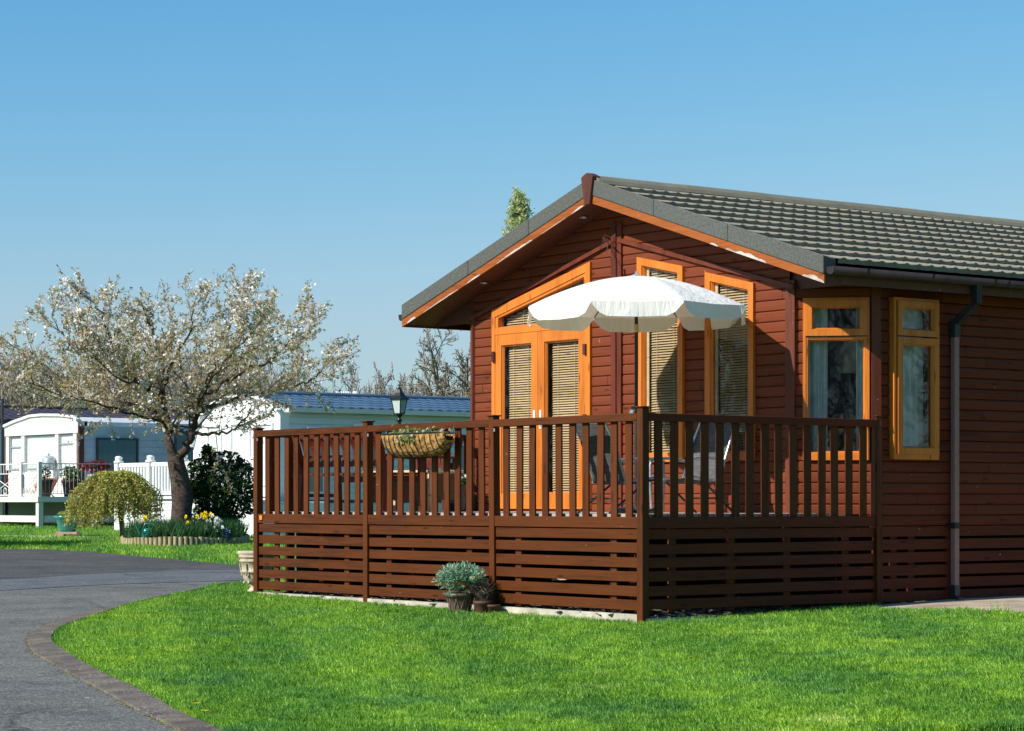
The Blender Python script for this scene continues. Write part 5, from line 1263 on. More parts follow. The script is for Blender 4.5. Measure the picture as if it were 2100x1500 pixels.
def scroll(x0, x1):
    mb.tube([(x0, y, zd_+.93), (x1, y, zd_+.93)], .018, 6); mb.tube([(x0, y, zd_+.66), (x1, y, zd_+.66)], .014, 6); mb.tube([(x0, y, zd_+.06), (x1, y, zd_+.06)], .018, 6)
    n_ = 12
    for k in range(n_): xx = x0+(x1-x0)*(k+.5)/n_; mb.tube([(xx, y, zd_+.66), (xx, y, zd_+.93)], .008, 4); mb.tube([(xx, y+.006, zd_+.06), (xx, y+.006, zd_+(.4 if k in (3, 8) else .25))], .008, 4)
    c_ = (x0+x1)/2; h_ = (x1-x0)/2*.85
    mb.tube([(c_-h_, y, zd_+.64), (c_, y, zd_+.36), (c_+h_, y, zd_+.07)], .013, 5); mb.tube([(c_+h_, y, zd_+.64), (c_, y+.01, zd_+.36), (c_-h_, y, zd_+.07)], .013, 5)
    for cc in (c_-h_*.5, c_, c_+h_*.5): mb.tube([(cc+.09*cos(t*.6), y, zd_+.18+.09*sin(t*.6)) for t in range(11)], .012, 5)
scroll(ex1-1.09, ex1-.11); scroll(ex1-3.3, ex1-1.2); scroll(ex1-5.4, ex1-3.5); mb.build('scrolled_panel', 'white_pvc', E)
mb = MB(); mb.tube([(ex1-.03, ey0+.05, zd_+.93), (ex1-.03, ey1, zd_+.93)], .016, 6); mb.tube([(ex1-.03, ey0+.05, zd_+.10), (ex1-.03, ey1, zd_+.10)], .012, 6)
for k in range(44): yy = ey0+.1+k*.122; mb.tube([(ex1-.03, yy, zd_+.1), (ex1-.03, yy, zd_+.93)], .008, 4)
mb.build('bar_railing', 'galv', E)
# caravan C : purple roof, far left
cx1, cy0, cy1 = -56.3, 14.5, 27.5; zg = gz(cx1, 22); Cc = thing('purple_roofed_caravan', (cx1-2, 21, zg), 'pale caravan with dark purple tiled roof rising behind the cream caravan', 'caravan')
metal_roof(Cc, cx1-2.6, cx1+.2, 3.80, 4.32, cy0, cy1, 'purple_tile', 6, .33)
mb = MB(); mb.box((cx1-5, cy0+.1, zg-.2), (cx1, cy1-.1, 3.8)); mb.build('wall', 'pale_blue', Cc)
mb = MB(); mb.hexa([(cx1-5.2, cy0, 3.75), (cx1-2.6, cy0, 4.27), (cx1-2.6, cy1, 4.27), (cx1-5.2, cy1, 3.75), (cx1-5.2, cy0, 3.8), (cx1-2.6, cy0, 4.32), (cx1-2.6, cy1, 4.32), (cx1-5.2, cy1, 3.8)]); mb.box((cx1+.1, cy0, 3.68), (cx1+.22, cy1, 3.80)); mb.add([(cx1-5, cy0+.1, 3.75), (cx1, cy0+.1, 3.75), (cx1-2.6, cy0+.1, 4.25)], [(0, 1, 2)]); mb.build('rear_roof', 'purple_tile', Cc)
mb = MB(); q = at(5, 74); mb.tube([(q.x, q.y, q.z), (q.x, q.y, zat(818, 74))], .05, 8); o = mb.build('pole', 'dark_metal', None, q); tag(o, 'thin dark pole at the far left in front of the purple roof', 'pole')

# small things on and around the decks
def pot(name, loc, r, h, mat, label, fol=None, fmats=None, fr=None, fsize=.04, fn=200, cat='plant pot', group=None):
    T = thing(name, loc, label, cat, group); mb = MB(); mb.lathe([(.001, 0), (r*.68, 0), (r*.72, h*.05), (r*.93, h*.82), (r*1.04, h*.84), (r*1.04, h), (r*.93, h), (r*.9, h*.9), (.001, h*.9)], loc, 20); mb.build('pot', mat, T)
    if fol: mb = MB(); cards(mb, scatter((loc[0], loc[1], loc[2]+h+fr[2]*.7), fr, fn), fsize, fmats, 1.5); mb.build('foliage', fol, T)
    return T
pot('potted_shrub', (ex1-.35, ey0+1.15, zd_), .26, .48, 'dull_pot', 'round dark green shrub in a brown pot behind the bar railing', ['camellia2', 'leaf_olive'], [.7, .3], (.30, .30, .24), .06, 420)
pot('potted_shrub', (ex1-.4, ey0+.38, zd_), .22, .5, 'dull_pot', 'sparse shrub in a brown pot close to the scrolled corner post', ['camellia2', 'twig'], [.5, .5], (.2, .2, .22), .05, 140)
q = Vector((ex1-.4, ey0+1.95, zd_)); T = thing('flower_bowl', q, 'pale blue pedestal bowl overflowing with red and lilac flowers', 'flower bowl')
mb = MB(); mb.lathe([(.001, 0), (.16, 0), (.14, .05), (.05, .12), (.05, .38), (.12, .42), (.22, .55), (.25, .64), (.23, .64), (.001, .6)], q, 20); mb.build('bowl', 'galv', T)
mb = MB(); cards(mb, scatter((q.x, q.y, q.z+.86), (.48, .40, .18), 520), .075, [.8, .2], 1.5); cards(mb, scatter((q.x+.05, q.y, q.z+.70), (.24, .24, .15), 200), .06, 2, 1.3); mb.build('flowers', ['red_petal', 'camellia', 'lilac'], T)
q = Vector((bx0_+1.9+.4, by0_-.14, 2.07)); T = thing('watering_can', q, 'galvanised watering can standing on the caravan window ledge', 'watering can')
mb = MB(); mb.lathe([(.001, 0), (.20, 0), (.21, .02), (.20, .28), (.12, .36), (.001, .37)], (q.x+1.0, q.y-.1, 2.07), 18); mb.build('body', 'galv', T)
mb = MB(); mb.tube([(q.x+1.0-.12, q.y-.1, 2.33), (q.x+.98, q.y-.1, 2.52), (q.x+1.14, q.y-.1, 2.33)], .02, 6); mb.tube([(q.x+.82, q.y-.1, 2.15), (q.x+.62, q.y-.1, 2.42)], [.035, .02], 8); mb.build('spout_and_handle', 'galv', T)
T = thing('orange_deckchair', (ex1-1.9, ey0+.7, zd_), 'low orange fabric chair behind the scrolled railing at far left', 'chair')
mb = MB(); mb.beam((ex1-2.5, ey0+.9, zd_+.18), (ex1-1.7, ey0+.9, zd_+.12), .6, .05, (0, 0, 1)); mb.beam((ex1-1.7, ey0+.9, zd_+.12), (ex1-1.25, ey0+.9, zd_+.52), .6, .05, (0, 0, 1)); mb.build('sling', 'orange_cloth', T)
for s in (-.27, .27):
    mb = MB(); mb.tube([(ex1-2.5, ey0+.9+s, zd_), (ex1-1.25, ey0+.9+s, zd_+.5)], .02, 6); mb.tube([(ex1-1.4, ey0+.9+s, zd_), (ex1-2.2, ey0+.9+s, zd_+.3)], .02, 6); mb.build('frame', 'white_pvc', T)
# teal pot on bricks
q = gp(139, 1101.5); T = thing('teal_pot', (q.x, q.y, q.z+.12), 'teal glazed garden pot standing on buff bricks beside the path', 'plant pot')
mb = MB(); r = .30; mb.lathe([(.001, .0), (.17, 0), (.19, .04), (.24, .16), (.28, .30), (.32, .32), (.33, .37), (.30, .37), (.001, .34)], (q.x, q.y, q.z+.12), 28); mb.build('pot', 'teal', T)
mb = MB(); cards(mb, scatter((q.x-.1, q.y, q.z+.53), (.2, .2, .06), 60), .06, 0, 2.2); mb.build('sprouts', 'leaf_olive', T)
T = thing('brick_stand', q, 'little stand of buff bricks carrying the teal pot', 'bricks')
for k, (a_, b_) in enumerate(((-.22, -.03), (.09, .02))): mb = MB(); c = q+RV*a_+WV*b_; mb.obox(c+RV*.06, RV, WV, .10, .2, q.z-.01, q.z+.066); mb.build('brick', 'brick', T)
mb = MB(); mb.obox(q, RV, WV, .24, .22, q.z+.067, q.z+.12); mb.build('brick', 'brick', T)

# ------------------------------------------------------------------ flower bed with log edging
bc = gp(380, 1117.5); bc_x, bc_d = wc(bc.x, bc.y); RBX, RBY = 1.24, 1.75
def bedpt(t, k=1.0): p_ = cw(bc_x+RBX*k*cos(t), bc_d+RBY*k*sin(t)); p_.z = gz(p_.x, p_.y); return p_
LE = thing('log_edging', bc, 'ring of upright sawn log edging around the cherry tree bed', 'edging')
for seg_ in range(6):
    mb = MB()
    for k in range(13):
        t = 2*pi*(seg_*13+k)/78; p_ = bedpt(t); h_ = .185+.02*sin(t*3)+random.gauss(0, .006); mb.tube([(p_.x, p_.y, p_.z-.03), (p_.x, p_.y, p_.z+h_)], .049+random.gauss(0, .002), 8)
    mb.build('log_roll', 'log', LE)
mb = MB(); vs = [bedpt(2*pi*k/40, .96) for k in range(40)]; cc_ = bedpt(0, 0); mb.add([(v.x, v.y, v.z+.12) for v in vs]+[(cc_.x, cc_.y, cc_.z+.17)], [(k, (k+1) % 40, 40) for k in range(40)]); o = mb.build('flower_bed_soil', 'soil'); tag(o, kind='structure')
# leaves that fill the bed
mb = MB()
for _ in range(5200):
    t = random.random()*6.28; r = sqrt(random.random())*.97; p_ = bedpt(t, r); a_ = random.random()*6.28; hh = random.uniform(.2, .46); tv = Vector((cos(a_), sin(a_), 0))*.011
    b_ = Vector((p_.x, p_.y, p_.z+.12)); l = Vector((random.gauss(0, .10), random.gauss(0, .10), hh)); mi = 0
    mb.add([b_-tv, b_+tv, b_+l*.6+tv*.8, b_+l], [(0, 1, 2, 3)], mi)
o = mb.build('bed_foliage', 'daff_leaf'); tag(o, 'mass of upright green bulb leaves filling the round bed', 'foliage', kind='stuff')
def daff(px, y, n, mat, label, name, sp=.07, size=.075):
    d_ = bc_d-1.35+random.random()*.3; c = at(px, d_, zat(y, d_)); T = thing(name, c, label, 'flowers', 'flower clumps in the round bed')
    fl_ = MB(); st = MB()
    for _ in range(n):
        h_ = c+Vector((random.gauss(0, sp), random.gauss(0, sp), random.gauss(0, sp*.8))); st.tube([(h_.x, h_.y, gz(h_.x, h_.y)+.1), h_], .006, 4)
        f_ = (-WV*.8+Vector((random.gauss(0, .4), -.5+random.gauss(0, .4), random.gauss(0, .3)))).normalized(); u_ = f_.orthogonal().normalized(); v_ = f_.cross(u_)
        for k in range(6):
            t = k*pi/3; e = u_*cos(t)+v_*sin(t); g_ = u_*cos(t+pi/2)+v_*sin(t+pi/2); fl_.add([h_, h_+e*size*.5+g_*size*.28, h_+e*size, h_+e*size*.5-g_*size*.28], [(0, 1, 2, 3)])
        fl_.tube([h_, h_+f_*size*.5], [size*.2, size*.32], 7, cap=False)
    st.build('stems', 'daff_leaf', T); fl_.build('blooms', mat, T)
daff(299, 1063, 3, 'yellow', 'topmost yellow daffodil above the green watering can', 'daffodils', .02, .07); daff(323, 1085, 2, 'yellow', 'single bright yellow daffodil just right of the watering can', 'daffodils', .02, .08)
daff(286, 1072, 2, 'petal_pink', 'pale peach flower left of the watering can', 'daffodils', .03, .05); daff(385, 1072, 4, 'yellow', 'yellow daffodils in front of the cherry trunk', 'daffodils', .05, .05)
daff(416, 1060, 4, 'yellow', 'high yellow daffodils under the dark shrub', 'daffodils', .06, .06); daff(432, 1052, 3, 'yellow', 'yellow daffodils highest against the dark shrub', 'daffodils', .05, .06)
daff(446, 1078, 22, 'white_petal', 'cluster of white flowers at the right of the bed', 'narcissi', .15, .05); daff(425, 1090, 9, 'white_petal', 'small white flowers low in front of the trunk', 'narcissi', .14, .04)
daff(462, 1095, 5, 'blue_petal', 'deep blue flowers at the right edge of the bed', 'hyacinths', .06, .05); daff(355, 1096, 9, 'blue_petal', 'small blue flowers low in the middle of the bed', 'hyacinths', .07, .035)
q = at(303, bc_d-1.3); q.z += .12; T = thing('watering_can', q, 'dark green watering can standing in the flower bed', 'watering can')
mb = MB(); mb.lathe([(.001, 0), (.12, 0), (.13, .01), (.12, .20), (.09, .24), (.001, .24)], q, 18); mb.build('body', 'teal', T)
mb = MB(); mb.tube([q+Vector((0, 0, .03))-RV*.1, q+Vector((0, 0, .30))-RV*.24], [.022, .015], 8); mb.tube([q+RV*.10+Vector((0, 0, .1)), q+RV*.2+Vector((0, 0, .22)), q+RV*.1+Vector((0, 0, .33)), q-RV*.06+Vector((0, 0, .33)), q-RV*.09+Vector((0, 0, .22))], .013, 6); mb.build('spout_and_handle', 'teal', T)

# ------------------------------------------------------------------ trees
def grow(pts_out, p, d, length, r, level, maxl, spec, tips):
    """one curved branch; calls itself for side branches"""
    n = spec['n'][level]; seg = length/n; pts = [p.copy()]; rad = [r]; q = p.copy(); dd = d.normalized()
    for i in range(n):
        dd = (dd+Vector((random.gauss(0, 1), random.gauss(0, 1), random.gauss(0, 1)))*spec['wob'][level]+Vector((0, 0, spec['up'][level]))).normalized()
        q = q+dd*seg; pts.append(q.copy()); rad.append(max(r*(1-(i+1)/n*.78), spec['rmin']))
    pts_out.append((pts, rad, level))
    if level >= maxl: tips.append(pts); return
    m = spec['kids'][level]
    for k in range(m):
        f = spec['from'][level]+(1-spec['from'][level])*(k+random.random())/m; i = min(int(f*n), n-1); b = pts[i].lerp(pts[i+1], f*n-i)
        dr = (pts[i+1]-pts[i]).normalized(); ax = dr.orthogonal().normalized(); ax.rotate(Matrix.Rotation(random.random()*6.283, 3, dr)); an = random.uniform(*spec['ang'][level])
        nd = (dr*cos(an)+ax*sin(an)); nd.z *= spec.get('flat', 1.0)
        grow(pts_out, b, nd, length*spec['len'][level]*random.uniform(.65, 1.25)*(1.15-.55*f), rad[i]*.55, level+1, maxl, spec, tips)
    tips.append(pts[n//2:])
def tubes(mb, branches, off=None, kk=(8, 6, 4, 3, 3), mi=0):
    for pts, rad, lv in branches: mb.tube(pts, rad, kk[min(lv, 4)], mi, cap=False)
# --- cherry
bd = 49.0; base = at(372, bd); CH_ = thing('cherry_tree', base, 'spreading cherry tree with white blossom and bronze leaves in the round bed', 'tree')
def cp(px, y, dd=0): return at(px, bd+dd, zat(y, bd+dd))
br = []; tips = []
trunk = [at(374, bd, base.z-.1), cp(372, 1060), cp(374, 1020), cp(368, 980), cp(362, 955), cp(360, 940)]
limbs = [ # (points, r0, r1)
 ([cp(360, 942), cp(349, 915), cp(343, 880, .1), cp(337, 830, .2), cp(335, 785, .2), cp(330, 740, .1), cp(318, 690, -.2), cp(300, 640, -.5)], .145, .03),
 ([cp(362, 945), cp(378, 925), cp(390, 900), cp(398, 875), cp(404, 850, -.2), cp(412, 815, -.4), cp(430, 770, -.7), cp(455, 720, -1.0), cp(470, 660, -1.2)], .14, .028),
 ([cp(337, 830, .2), cp(318, 806, 0), cp(285, 785, -.4), cp(262, 760, -.8), cp(240, 715, -1.1), cp(218, 660, -1.3), cp(203, 620, -1.5), cp(186, 592, -1.6)], .085, .018),
 ([cp(343, 875), cp(325, 850, .4), cp(300, 838, .8), cp(260, 825, 1.3), cp(200, 800, 1.9), cp(140, 780, 2.3), cp(80, 745, 2.6), cp(25, 700, 2.8)], .07, .014),
 ([cp(395, 890), cp(420, 889, -.3), cp(450, 888, -.5), cp(475, 883, -.6), cp(500, 862, -.7), cp(520, 840, -.8), cp(545, 825, -.9)], .055, .012),
 ([cp(404, 850, -.2), cp(425, 838, .2), cp(455, 828, .7), cp(500, 815, 1.2), cp(560, 800, 1.7), cp(608, 792, 2.0), cp(645, 775, 2.2), cp(668, 745, 2.3)], .07, .013),
 ([cp(412, 815, -.4), cp(450, 790, -.2), cp(500, 760, .1), cp(550, 740, .4), cp(590, 702, .6), cp(612, 655, .8), cp(622, 615, .9)], .06, .012),
 ([cp(336, 790, .2), cp(350, 755, .5), cp(365, 720, .8), cp(385, 680, 1.1), cp(395, 640, 1.3), cp(402, 600, 1.5)], .055, .014),
 ([cp(340, 860, .2), cp(310, 860, -.6), cp(270, 850, -1.2), cp(220, 835, -1.8), cp(160, 820, -2.3), cp(100, 800, -2.6), cp(50, 780, -2.8)], .055, .011),
 ([cp(404, 850, -.2), cp(415, 810, -1.0), cp(440, 770, -1.8), cp(470, 730, -2.4), cp(510, 690, -2.8), cp(540, 640, -3.0)], .05, .011),
 ([cp(337, 820, .2), cp(330, 780, 1.2), cp(310, 745, 2.0), cp(290, 700, 2.6), cp(270, 660, 2.9)], .05, .011),
 ([cp(404, 850, 0), cp(420, 815, 1.0), cp(450, 780, 1.9), cp(490, 745, 2.6), cp(530, 700, 2.9)], .05, .011),
 ([cp(285, 785, -.4), cp(240, 770, -.2), cp(190, 745, 0), cp(150, 710, .2), cp(120, 665, .4), cp(105, 620, .5)], .045, .010),
 ([cp(470, 660, -1.2), cp(490, 625, -1.2), cp(505, 590, -1.3)], .02, .009),
 ([cp(335, 800, .2), cp(300, 790, -1.3), cp(250, 780, -2.2), cp(200, 740, -2.8), cp(160, 690, -3.0)], .045, .010)]
def fine(P, n=5): return smooth_line(P, n)
T_ = MB(); tp = fine(trunk, 5)
rr = [(.225-.055*i/(len(tp)-1)+.06*math.exp(-i*.6)+.025*math.exp(-((i-11)/3)**2)) for i in range(len(tp))]
T_.tube(tp, rr, 16, cap=False)
spec = dict(n=(6, 5, 4), wob=(.09, .10, .2), up=(.04, .05, .02), kids=(6, 5, 0), ang=((.5, 1.1), (.4, 1.1), (.4, 1)), len=(.5, .5, .4), rmin=.0035, **{'from': (.15, .1, .1)})
for P, r0, r1 in limbs:
    pp = fine(P, 4); n = len(pp); rad = [.85*r0+(.8*r1-.85*r0)*(i/(n-1))**.6 for i in range(n)]
    pp = [q+Vector((random.gauss(0, .02), random.gauss(0, .02), random.gauss(0, .02))) if i > 0 else q for i, q in enumerate(pp)]
    T_.tube(pp, rad, 10, cap=False)
    cum = sum((pp[i+1]-pp[i]).length for i in range(n-1))
    nk = int(cum*5.0)
    for k in range(nk):
        f = .22+.78*(k+random.random())/nk; i = min(int(f*(n-1)), n-2); b = pp[i]; dr = (pp[i+1]-pp[i]).normalized()
        ax = dr.orthogonal().normalized(); ax.rotate(Matrix.Rotation(random.random()*6.283, 3, dr)); an = random.uniform(.45, 1.15); nd = dr*cos(an)+ax*sin(an); nd.z = nd.z*.8+.25
        grow(br, b, nd, random.uniform(.75, 1.35)*(1.1-.25*f), max(rad[i]*.36, .008), 0, 1, spec, tips)
    grow(br, pp[-1], (pp[-1]-pp[-3]), .6, rad[-1], 0, 1, spec, tips); tips.append(pp[n//2:])
z0c = zat(730, bd)
def low(p): return Vector((p.x, p.y, z0c+(p.z-z0c)*.84)) if p.z > z0c else p
T_.v = [tuple(low(Vector(v))) for v in T_.v]; br = [([low(p) for p in b[0]], b[1], b[2]) for b in br]; tips = [[low(p) for p in t_] for t_ in tips]
T_.build('trunk', 'bark', CH_)
tw = MB(); tubes(tw, br, kk=(5, 4, 3)); tw.build('branches', 'twig', CH_)
# blossom and leaf clusters sit along the twigs
Pl, Pb = [], []
for pts in tips:
    for a_, b_ in zip(pts[:-1], pts[1:]):
        L_ = (b_-a_).length; n_ = max(1, int(L_/.043+random.random()))
        for _ in range(n_):
            if random.random() < .12: continue
            c = a_.lerp(b_, random.random())
            for _ in range(random.randint(1, 3)): Pl.append((c.x+random.gauss(0, .028), c.y+random.gauss(0, .028), c.z+random.gauss(0, .03)))
    for _q in range(2):
        c = random.choice(pts); den = .5+.5*mnoise.noise(c*.9)+(.1 if c.z > 4 else 0)
        if random.random() < den*.68:
            m_ = random.randint(3, 11)
            for _ in range(m_): Pb.append((c.x+random.gauss(0, .045), c.y+random.gauss(0, .045), c.z-.02+random.gauss(0, .038)))
lf = MB(); cards(lf, np.array(Pl), .040, [.46, .24, .12, .18], 1.8, 0, (0, -.4, .3)); lf.build('crown', ['leaf_bronze', 'leaf_olive', 'leaf_green', 'petal_pink'], CH_)
lf = MB(); cards(lf, np.array(Pb), .060, [.84, .16], 1.05, 0, (0, -.5, .4)); lf.build('blossom', ['petal', 'petal_pink'], CH_)
print('cherry', len(Pl), len(Pb), len(br))
# --- weeping tree
wd = 53.5; base = at(253, wd); WT = thing('weeping_tree', base, 'small mushroom shaped weeping tree with drooping yellow green shoots', 'tree')
top = at(232, wd, zat(975, wd)); mb = MB(); mb.tube([(base.x, base.y, base.z-.05), at(247, wd, zat(1050, wd)), at(236, wd, zat(1000, wd)), top], [.07, .055, .05, .035], 8); mb.build('trunk', 'bark', WT)
st = MB(); P_ = []; zt0 = top.z
for k in range(280):
    a_ = random.random()*6.283; R_ = random.uniform(.25, 1.0)**.7; rx = 1.04*R_; ry = 1.0*R_; dx_ = cos(a_)*rx; dd_ = sin(a_)*ry
    endz = base.z+(random.uniform(.34, .62) if dx_ > -.2 else random.uniform(.18, .5)) if R_ > .5 else base.z+random.uniform(.45, .85); pts = []
    for i in range(9):
        f = i/8; g_ = min(1, f*1.5)**.8; zz = zt0+.05*sin(min(1, f*2)*pi)-(zt0-endz)*(max(0, f-.12)/.88)**1.6
        x_ = -.16+dx_*g_*(1+.06*f)-.10*f*(dx_ < 0); pts.append(cw(wc(base.x, base.y)[0]+x_, wd+dd_*g_, zz)+Vector((random.gauss(0, .014), random.gauss(0, .014), 0)))
    st.tube(pts, [.008]*2+[.005]*7, 3, cap=False)
    for a2, b2 in zip(pts[1:-1], pts[2:]):
        for _ in range(8): c = a2.lerp(b2, random.random()); P_.append((c.x+random.gauss(0, .03), c.y+random.gauss(0, .03), c.z+random.gauss(0, .03)))
st.build('shoots', 'weep2', WT); lf = MB(); cards(lf, np.array(P_), .034, [.88, .12], 1.9, 0, (0, -.4, .4)); lf.build('crown', ['weep', 'weep2'], WT)
# --- dark camellia shrub
sd = 49.6; base = at(458, sd); SH = thing('camellia_shrub', base, 'dense dark green glossy shrub between the cherry trunk and the deck', 'shrub')
mb = MB(); P_ = []; 
lobes = [(450, 985, .50), (412, 985, .34), (495, 985, .36), (430, 945, .26), (470, 950, .30), (500, 1010, .28), (440, 1030, .42), (480, 1040, .34), (460, 1062, .36), (415, 1055, .24), (512, 1035, .22), (425, 925, .14), (402, 1010, .26), (400, 955, .14), (498, 960, .2), (430, 935, .15), (440, 1010, .5)]
for (px, y, r) in lobes:
    c = at(px, sd, zat(y, sd)); n_ = int(3200*r*r)+60; P_.append(scatter((c.x, c.y, c.z), (r, r, r*.95), n_, 1, .35)); mb.tube([base, (base+c)/2+Vector((random.gauss(0, .08), random.gauss(0, .08), 0)), c], [.03, .018, .006], 5)
    for _ in range(int(14*r/.3)):
        d_ = Vector(rng.normal(size=3)).normalized()*r; mb.tube([c, c+d_*1.08], [.006, .002], 3, cap=False)
mb.build('stems', 'bark', SH); lf = MB(); cards(lf, np.vstack(P_), .058, [.55, .45], 1.7, 0, (0, -.2, .6)); lf.build('crown', ['camellia', 'camellia2'], SH)
# --- a slim spring tree peeping over the roof
pd = 82; base = at(1066, pd); PT = thing('poplar_tree', base, 'top of a pale green spring tree peeping above the lodge roof', 'tree')
mb = MB(); mb.tube([base, at(1064, pd, zat(700, pd)), at(1062, pd, zat(425, pd))], [.22, .15, .02], 7); mb.build('trunk', 'twig_bark', PT)
P_ = []; st = MB()
for k in range(420):
    f = random.random(); z0_ = zat(760, pd)+(zat(432, pd)-zat(760, pd))*f; r = (1.9*(1-f)**.6+.18); a_ = random.random()*6.283
    b_ = at(1064, pd, z0_); e = b_+Vector((cos(a_)*r*.55, sin(a_)*r*.55, .3+random.random()*.65)); st.tube([b_, (b_+e)/2+Vector((0, 0, -.05)), e], [.02, .012, .005], 3, cap=False)
    for _ in range(15): c = b_.lerp(e, .25+.75*random.random()); P_.append((c.x+random.gauss(0, .06), c.y+random.gauss(0, .06), c.z+random.gauss(0, .09)))
for pxo, yt in ((1092, 452),):
    b_ = at(pxo, pd, zat(520, pd)); e = at(pxo, pd, zat(yt, pd)); st.tube([b_, e], [.02, .005], 3)
    for _ in range(60): c = b_.lerp(e, random.random()); P_.append((c.x+random.gauss(0, .07), c.y+random.gauss(0, .07), c.z))
st.build('branches', 'twig', PT); lf = MB(); cards(lf, np.array(P_), .075, 0, 2.2); lf.build('crown', 'poplar', PT)
# --- bare trees further off
def bare(px, d_, ytop, wpx, label, mats=('twig_bark', 'twig_far'), seed=1, kids=(9, 8, 7), tagroup=None, haze=1, rt=.16, tw_r=.013, fork=.3):
    random.seed(seed); base = at(px, d_); H = zat(ytop, d_)-base.z; W2 = wpx/FP*d_/2
    T = thing('bare_tree', base, label, 'tree', tagroup); br = []; tips = []
    sp = dict(n=(5, 5, 4, 3), wob=(.12, .17, .22, .25), up=(.0, -.03, -.03, 0), kids=kids+(0,), ang=((.4, .95), (.4, 1.05), (.4, 1.1), (.4, 1)), len=(.55, .5, .5, .4), rmin=tw_r, **{'from': (.2, .12, .1, .1)})
    tr = MB(); hf = H*fork; tr.tube([base-Vector((0, 0, .3)), base+Vector((.05, 0, hf*.5)), base+Vector((0, 0, hf*1.25))], [rt*1.3, rt, rt*.85], 7)
    nl = 7
    for k in range(nl):
        a_ = 6.283*(k+random.random()*.7)/nl; el = random.uniform(.1, 1.2); dirv = Vector((cos(a_)*cos(el), sin(a_)*cos(el), sin(el)))
        ln = 1/ sqrt((cos(el)/W2)**2+(sin(el)/(H-hf))**2)*.80
        grow(br, base+Vector((0, 0, hf*random.uniform(.75, 1))), dirv, ln, rt*.55, 0, 3, sp, tips)
    mz = max(p.z for b in br for p in b[0])-base.z; mr = max(sqrt((p.x-base.x)**2+(p.y-base.y)**2) for b in br for p in b[0]); sz, sr = H/mz, W2*1.12/mr
    br = [([Vector((base.x+(p.x-base.x)*sr, base.y+(p.y-base.y)*sr, base.z+(p.z-base.z)*sz)) for p in b[0]], b[1], b[2]) for b in br]
    for b in br:
        if b[2] < 2: tr.tube(b[0], b[1], 5, cap=False)
    tr.build('trunk', mats[0], T); cr = MB()
    for b in br:
        if b[2] >= 2:
            cr.tube(b[0], b[1], 3, cap=False)
    cr.build('crown', mats[1], T); return T
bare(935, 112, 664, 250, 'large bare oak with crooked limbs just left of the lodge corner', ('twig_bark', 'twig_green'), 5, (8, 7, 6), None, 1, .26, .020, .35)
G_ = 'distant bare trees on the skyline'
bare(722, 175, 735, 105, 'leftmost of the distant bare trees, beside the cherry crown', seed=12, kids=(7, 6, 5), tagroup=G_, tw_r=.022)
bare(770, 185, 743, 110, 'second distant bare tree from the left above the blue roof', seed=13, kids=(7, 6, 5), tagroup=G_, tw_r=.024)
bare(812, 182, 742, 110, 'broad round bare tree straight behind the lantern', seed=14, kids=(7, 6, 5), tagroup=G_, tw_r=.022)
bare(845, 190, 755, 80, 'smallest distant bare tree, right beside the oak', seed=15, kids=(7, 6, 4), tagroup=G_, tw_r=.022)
random.seed(99)
# the wood beyond: one brown mass of twigs
V = []
nW = 90
for k in range(nW):
    px = -60+1090*(k+random.random())/nW; d_ = random.uniform(128, 165)
    yt = 812+random.gauss(0, 9) if px > 620 else 760+random.gauss(0, 16)+max(0, (px-420))*.15
    if px < 120: yt -= 8
    base = at(px, d_); H = zat(yt, d_)-base.z; Rw = random.uniform(2.2, 3.6); n_ = 900
    P_ = scatter((base.x, base.y, base.z+H*.55), (Rw, Rw, H*.47), n_, 1, .15)
    dirs = P_-np.array((base.x, base.y, base.z+H*.15)); dirs /= np.linalg.norm(dirs, axis=1)[:, None]; dirs += rng.normal(size=(n_, 3))*.85; dirs /= np.linalg.norm(dirs, axis=1)[:, None]
    ln = (.4+rng.random(n_)*.7)[:, None]; s = np.cross(dirs, rng.normal(size=(n_, 3))); s /= np.linalg.norm(s, axis=1)[:, None]; s *= (.022+.02*rng.random(n_))[:, None]
    V.append(np.stack([P_-s, P_+s, P_+dirs*ln+s*.4, P_+dirs*ln-s*.4], 1))
o = fastmesh('far_wood', np.vstack(V), 4, 'twig_green'); tag(o, 'brown and olive leafless wood along the horizon behind the caravans', 'wood', kind='stuff')
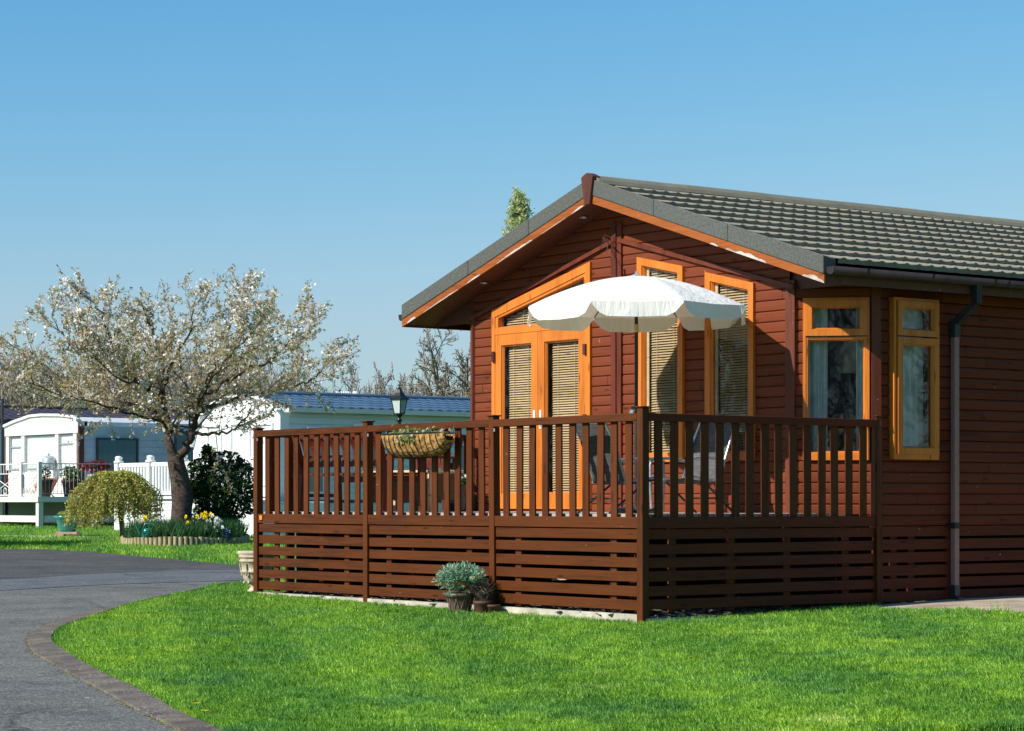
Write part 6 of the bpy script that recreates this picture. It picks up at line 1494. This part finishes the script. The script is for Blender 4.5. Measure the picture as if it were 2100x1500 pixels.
# belts of bare trees standing behind and beside the photographer: they show only in the window panes
V = []
for (bx_, by_, ex_, ey_) in ((22, -46, 46, -22), (12, 28, 30, 14), (-44, -24, -20, -40)):
    for k in range(9):
        f = (k+random.random())/9; X_, Y_ = bx_+(ex_-bx_)*f, by_+(ey_-by_)*f; H = random.uniform(8, 11); n_ = 1100
        P_ = scatter((X_, Y_, H*.55), (3.0, 3.0, H*.45), n_, 1, .1); dirs = P_-np.array((X_, Y_, H*.1)); dirs /= np.linalg.norm(dirs, axis=1)[:, None]; dirs += rng.normal(size=(n_, 3))*.4; dirs /= np.linalg.norm(dirs, axis=1)[:, None]
        ln = (.6+rng.random(n_)*1.2)[:, None]; s = np.cross(dirs, rng.normal(size=(n_, 3))); s /= np.linalg.norm(s, axis=1)[:, None]; s *= (.02+.035*rng.random(n_)**2)[:, None]
        V.append(np.stack([P_-s, P_+s, P_+dirs*ln+s*.4, P_+dirs*ln-s*.4], 1))
o = fastmesh('tree_belt', np.vstack(V), 4, 'twig_bark'); tag(o, 'bare trees around the site, mirrored in the lodge windows', 'wood', kind='stuff')
# unseen hedge added off the left edge, sized to throw a shadow onto the verge
hb = at(-189, 46.3); T = thing('shadow_hedge', hb, 'unseen green hedge added off the left edge to cast its shadow', 'hedge'); lf = MB(); P_ = []
n_ = 16000; U = rng.random((n_, 3)); ax_ = (U[:, 0]*2-1)*3.2; P_ = np.stack([hb.x+.6*ax_-.8*(U[:, 1]-.5)*3.8-2.0, hb.y+.8*ax_+.6*(U[:, 1]-.5)*3.8-2.6, hb.z+U[:, 2]*3.2], 1)
cards(lf, P_, .13, 0, 1.4); lf.build('foliage', 'hedge', T); mb = MB(); mb.beam((hb.x-2-.6*3, hb.y-2.6-.8*3, hb.z+1.55), (hb.x-2+.6*3, hb.y-2.6+.8*3, hb.z+1.55), 3.2, 2.9); mb.build('solid_core', 'soil', T)  # solid core thickens the added hedge's shadow
# dandelions and a couple of stray leaves on the lawn
for i, (px, y, lb) in enumerate(((403, 1458, 'upper of two yellow dandelions on the lawn beside the kerb'), (420, 1474, 'lower of two yellow dandelions on the lawn beside the kerb'))):
    q = gp(px, y+2); T = thing('dandelion', q, lb, 'flower', 'dandelions by the kerb'); mb = MB()
    for k in range(22): a_ = k*2.4; r = .030*sqrt((k+1)/22); e = Vector((cos(a_), sin(a_), .25)); c = q+Vector((0, 0, .045)); mb.add([c, c+e*r*.7+Vector((-e.y, e.x, 0))*.004, c+e*r*1.2, c+e*r*.7-Vector((-e.y, e.x, 0))*.004], [(0, 1, 2, 3)])
    mb.build('flower_head', 'yellow', T); mb = MB(); mb.tube([q, q+Vector((0, 0, .043))], .003, 5); mb.build('stalk', 'daff_leaf', T)
for o in bpy.data.objects:
    if '_o' in o: del o['_o']
print('objects', len(bpy.data.objects), 'faces', sum(len(m.polygons) for m in bpy.data.meshes))
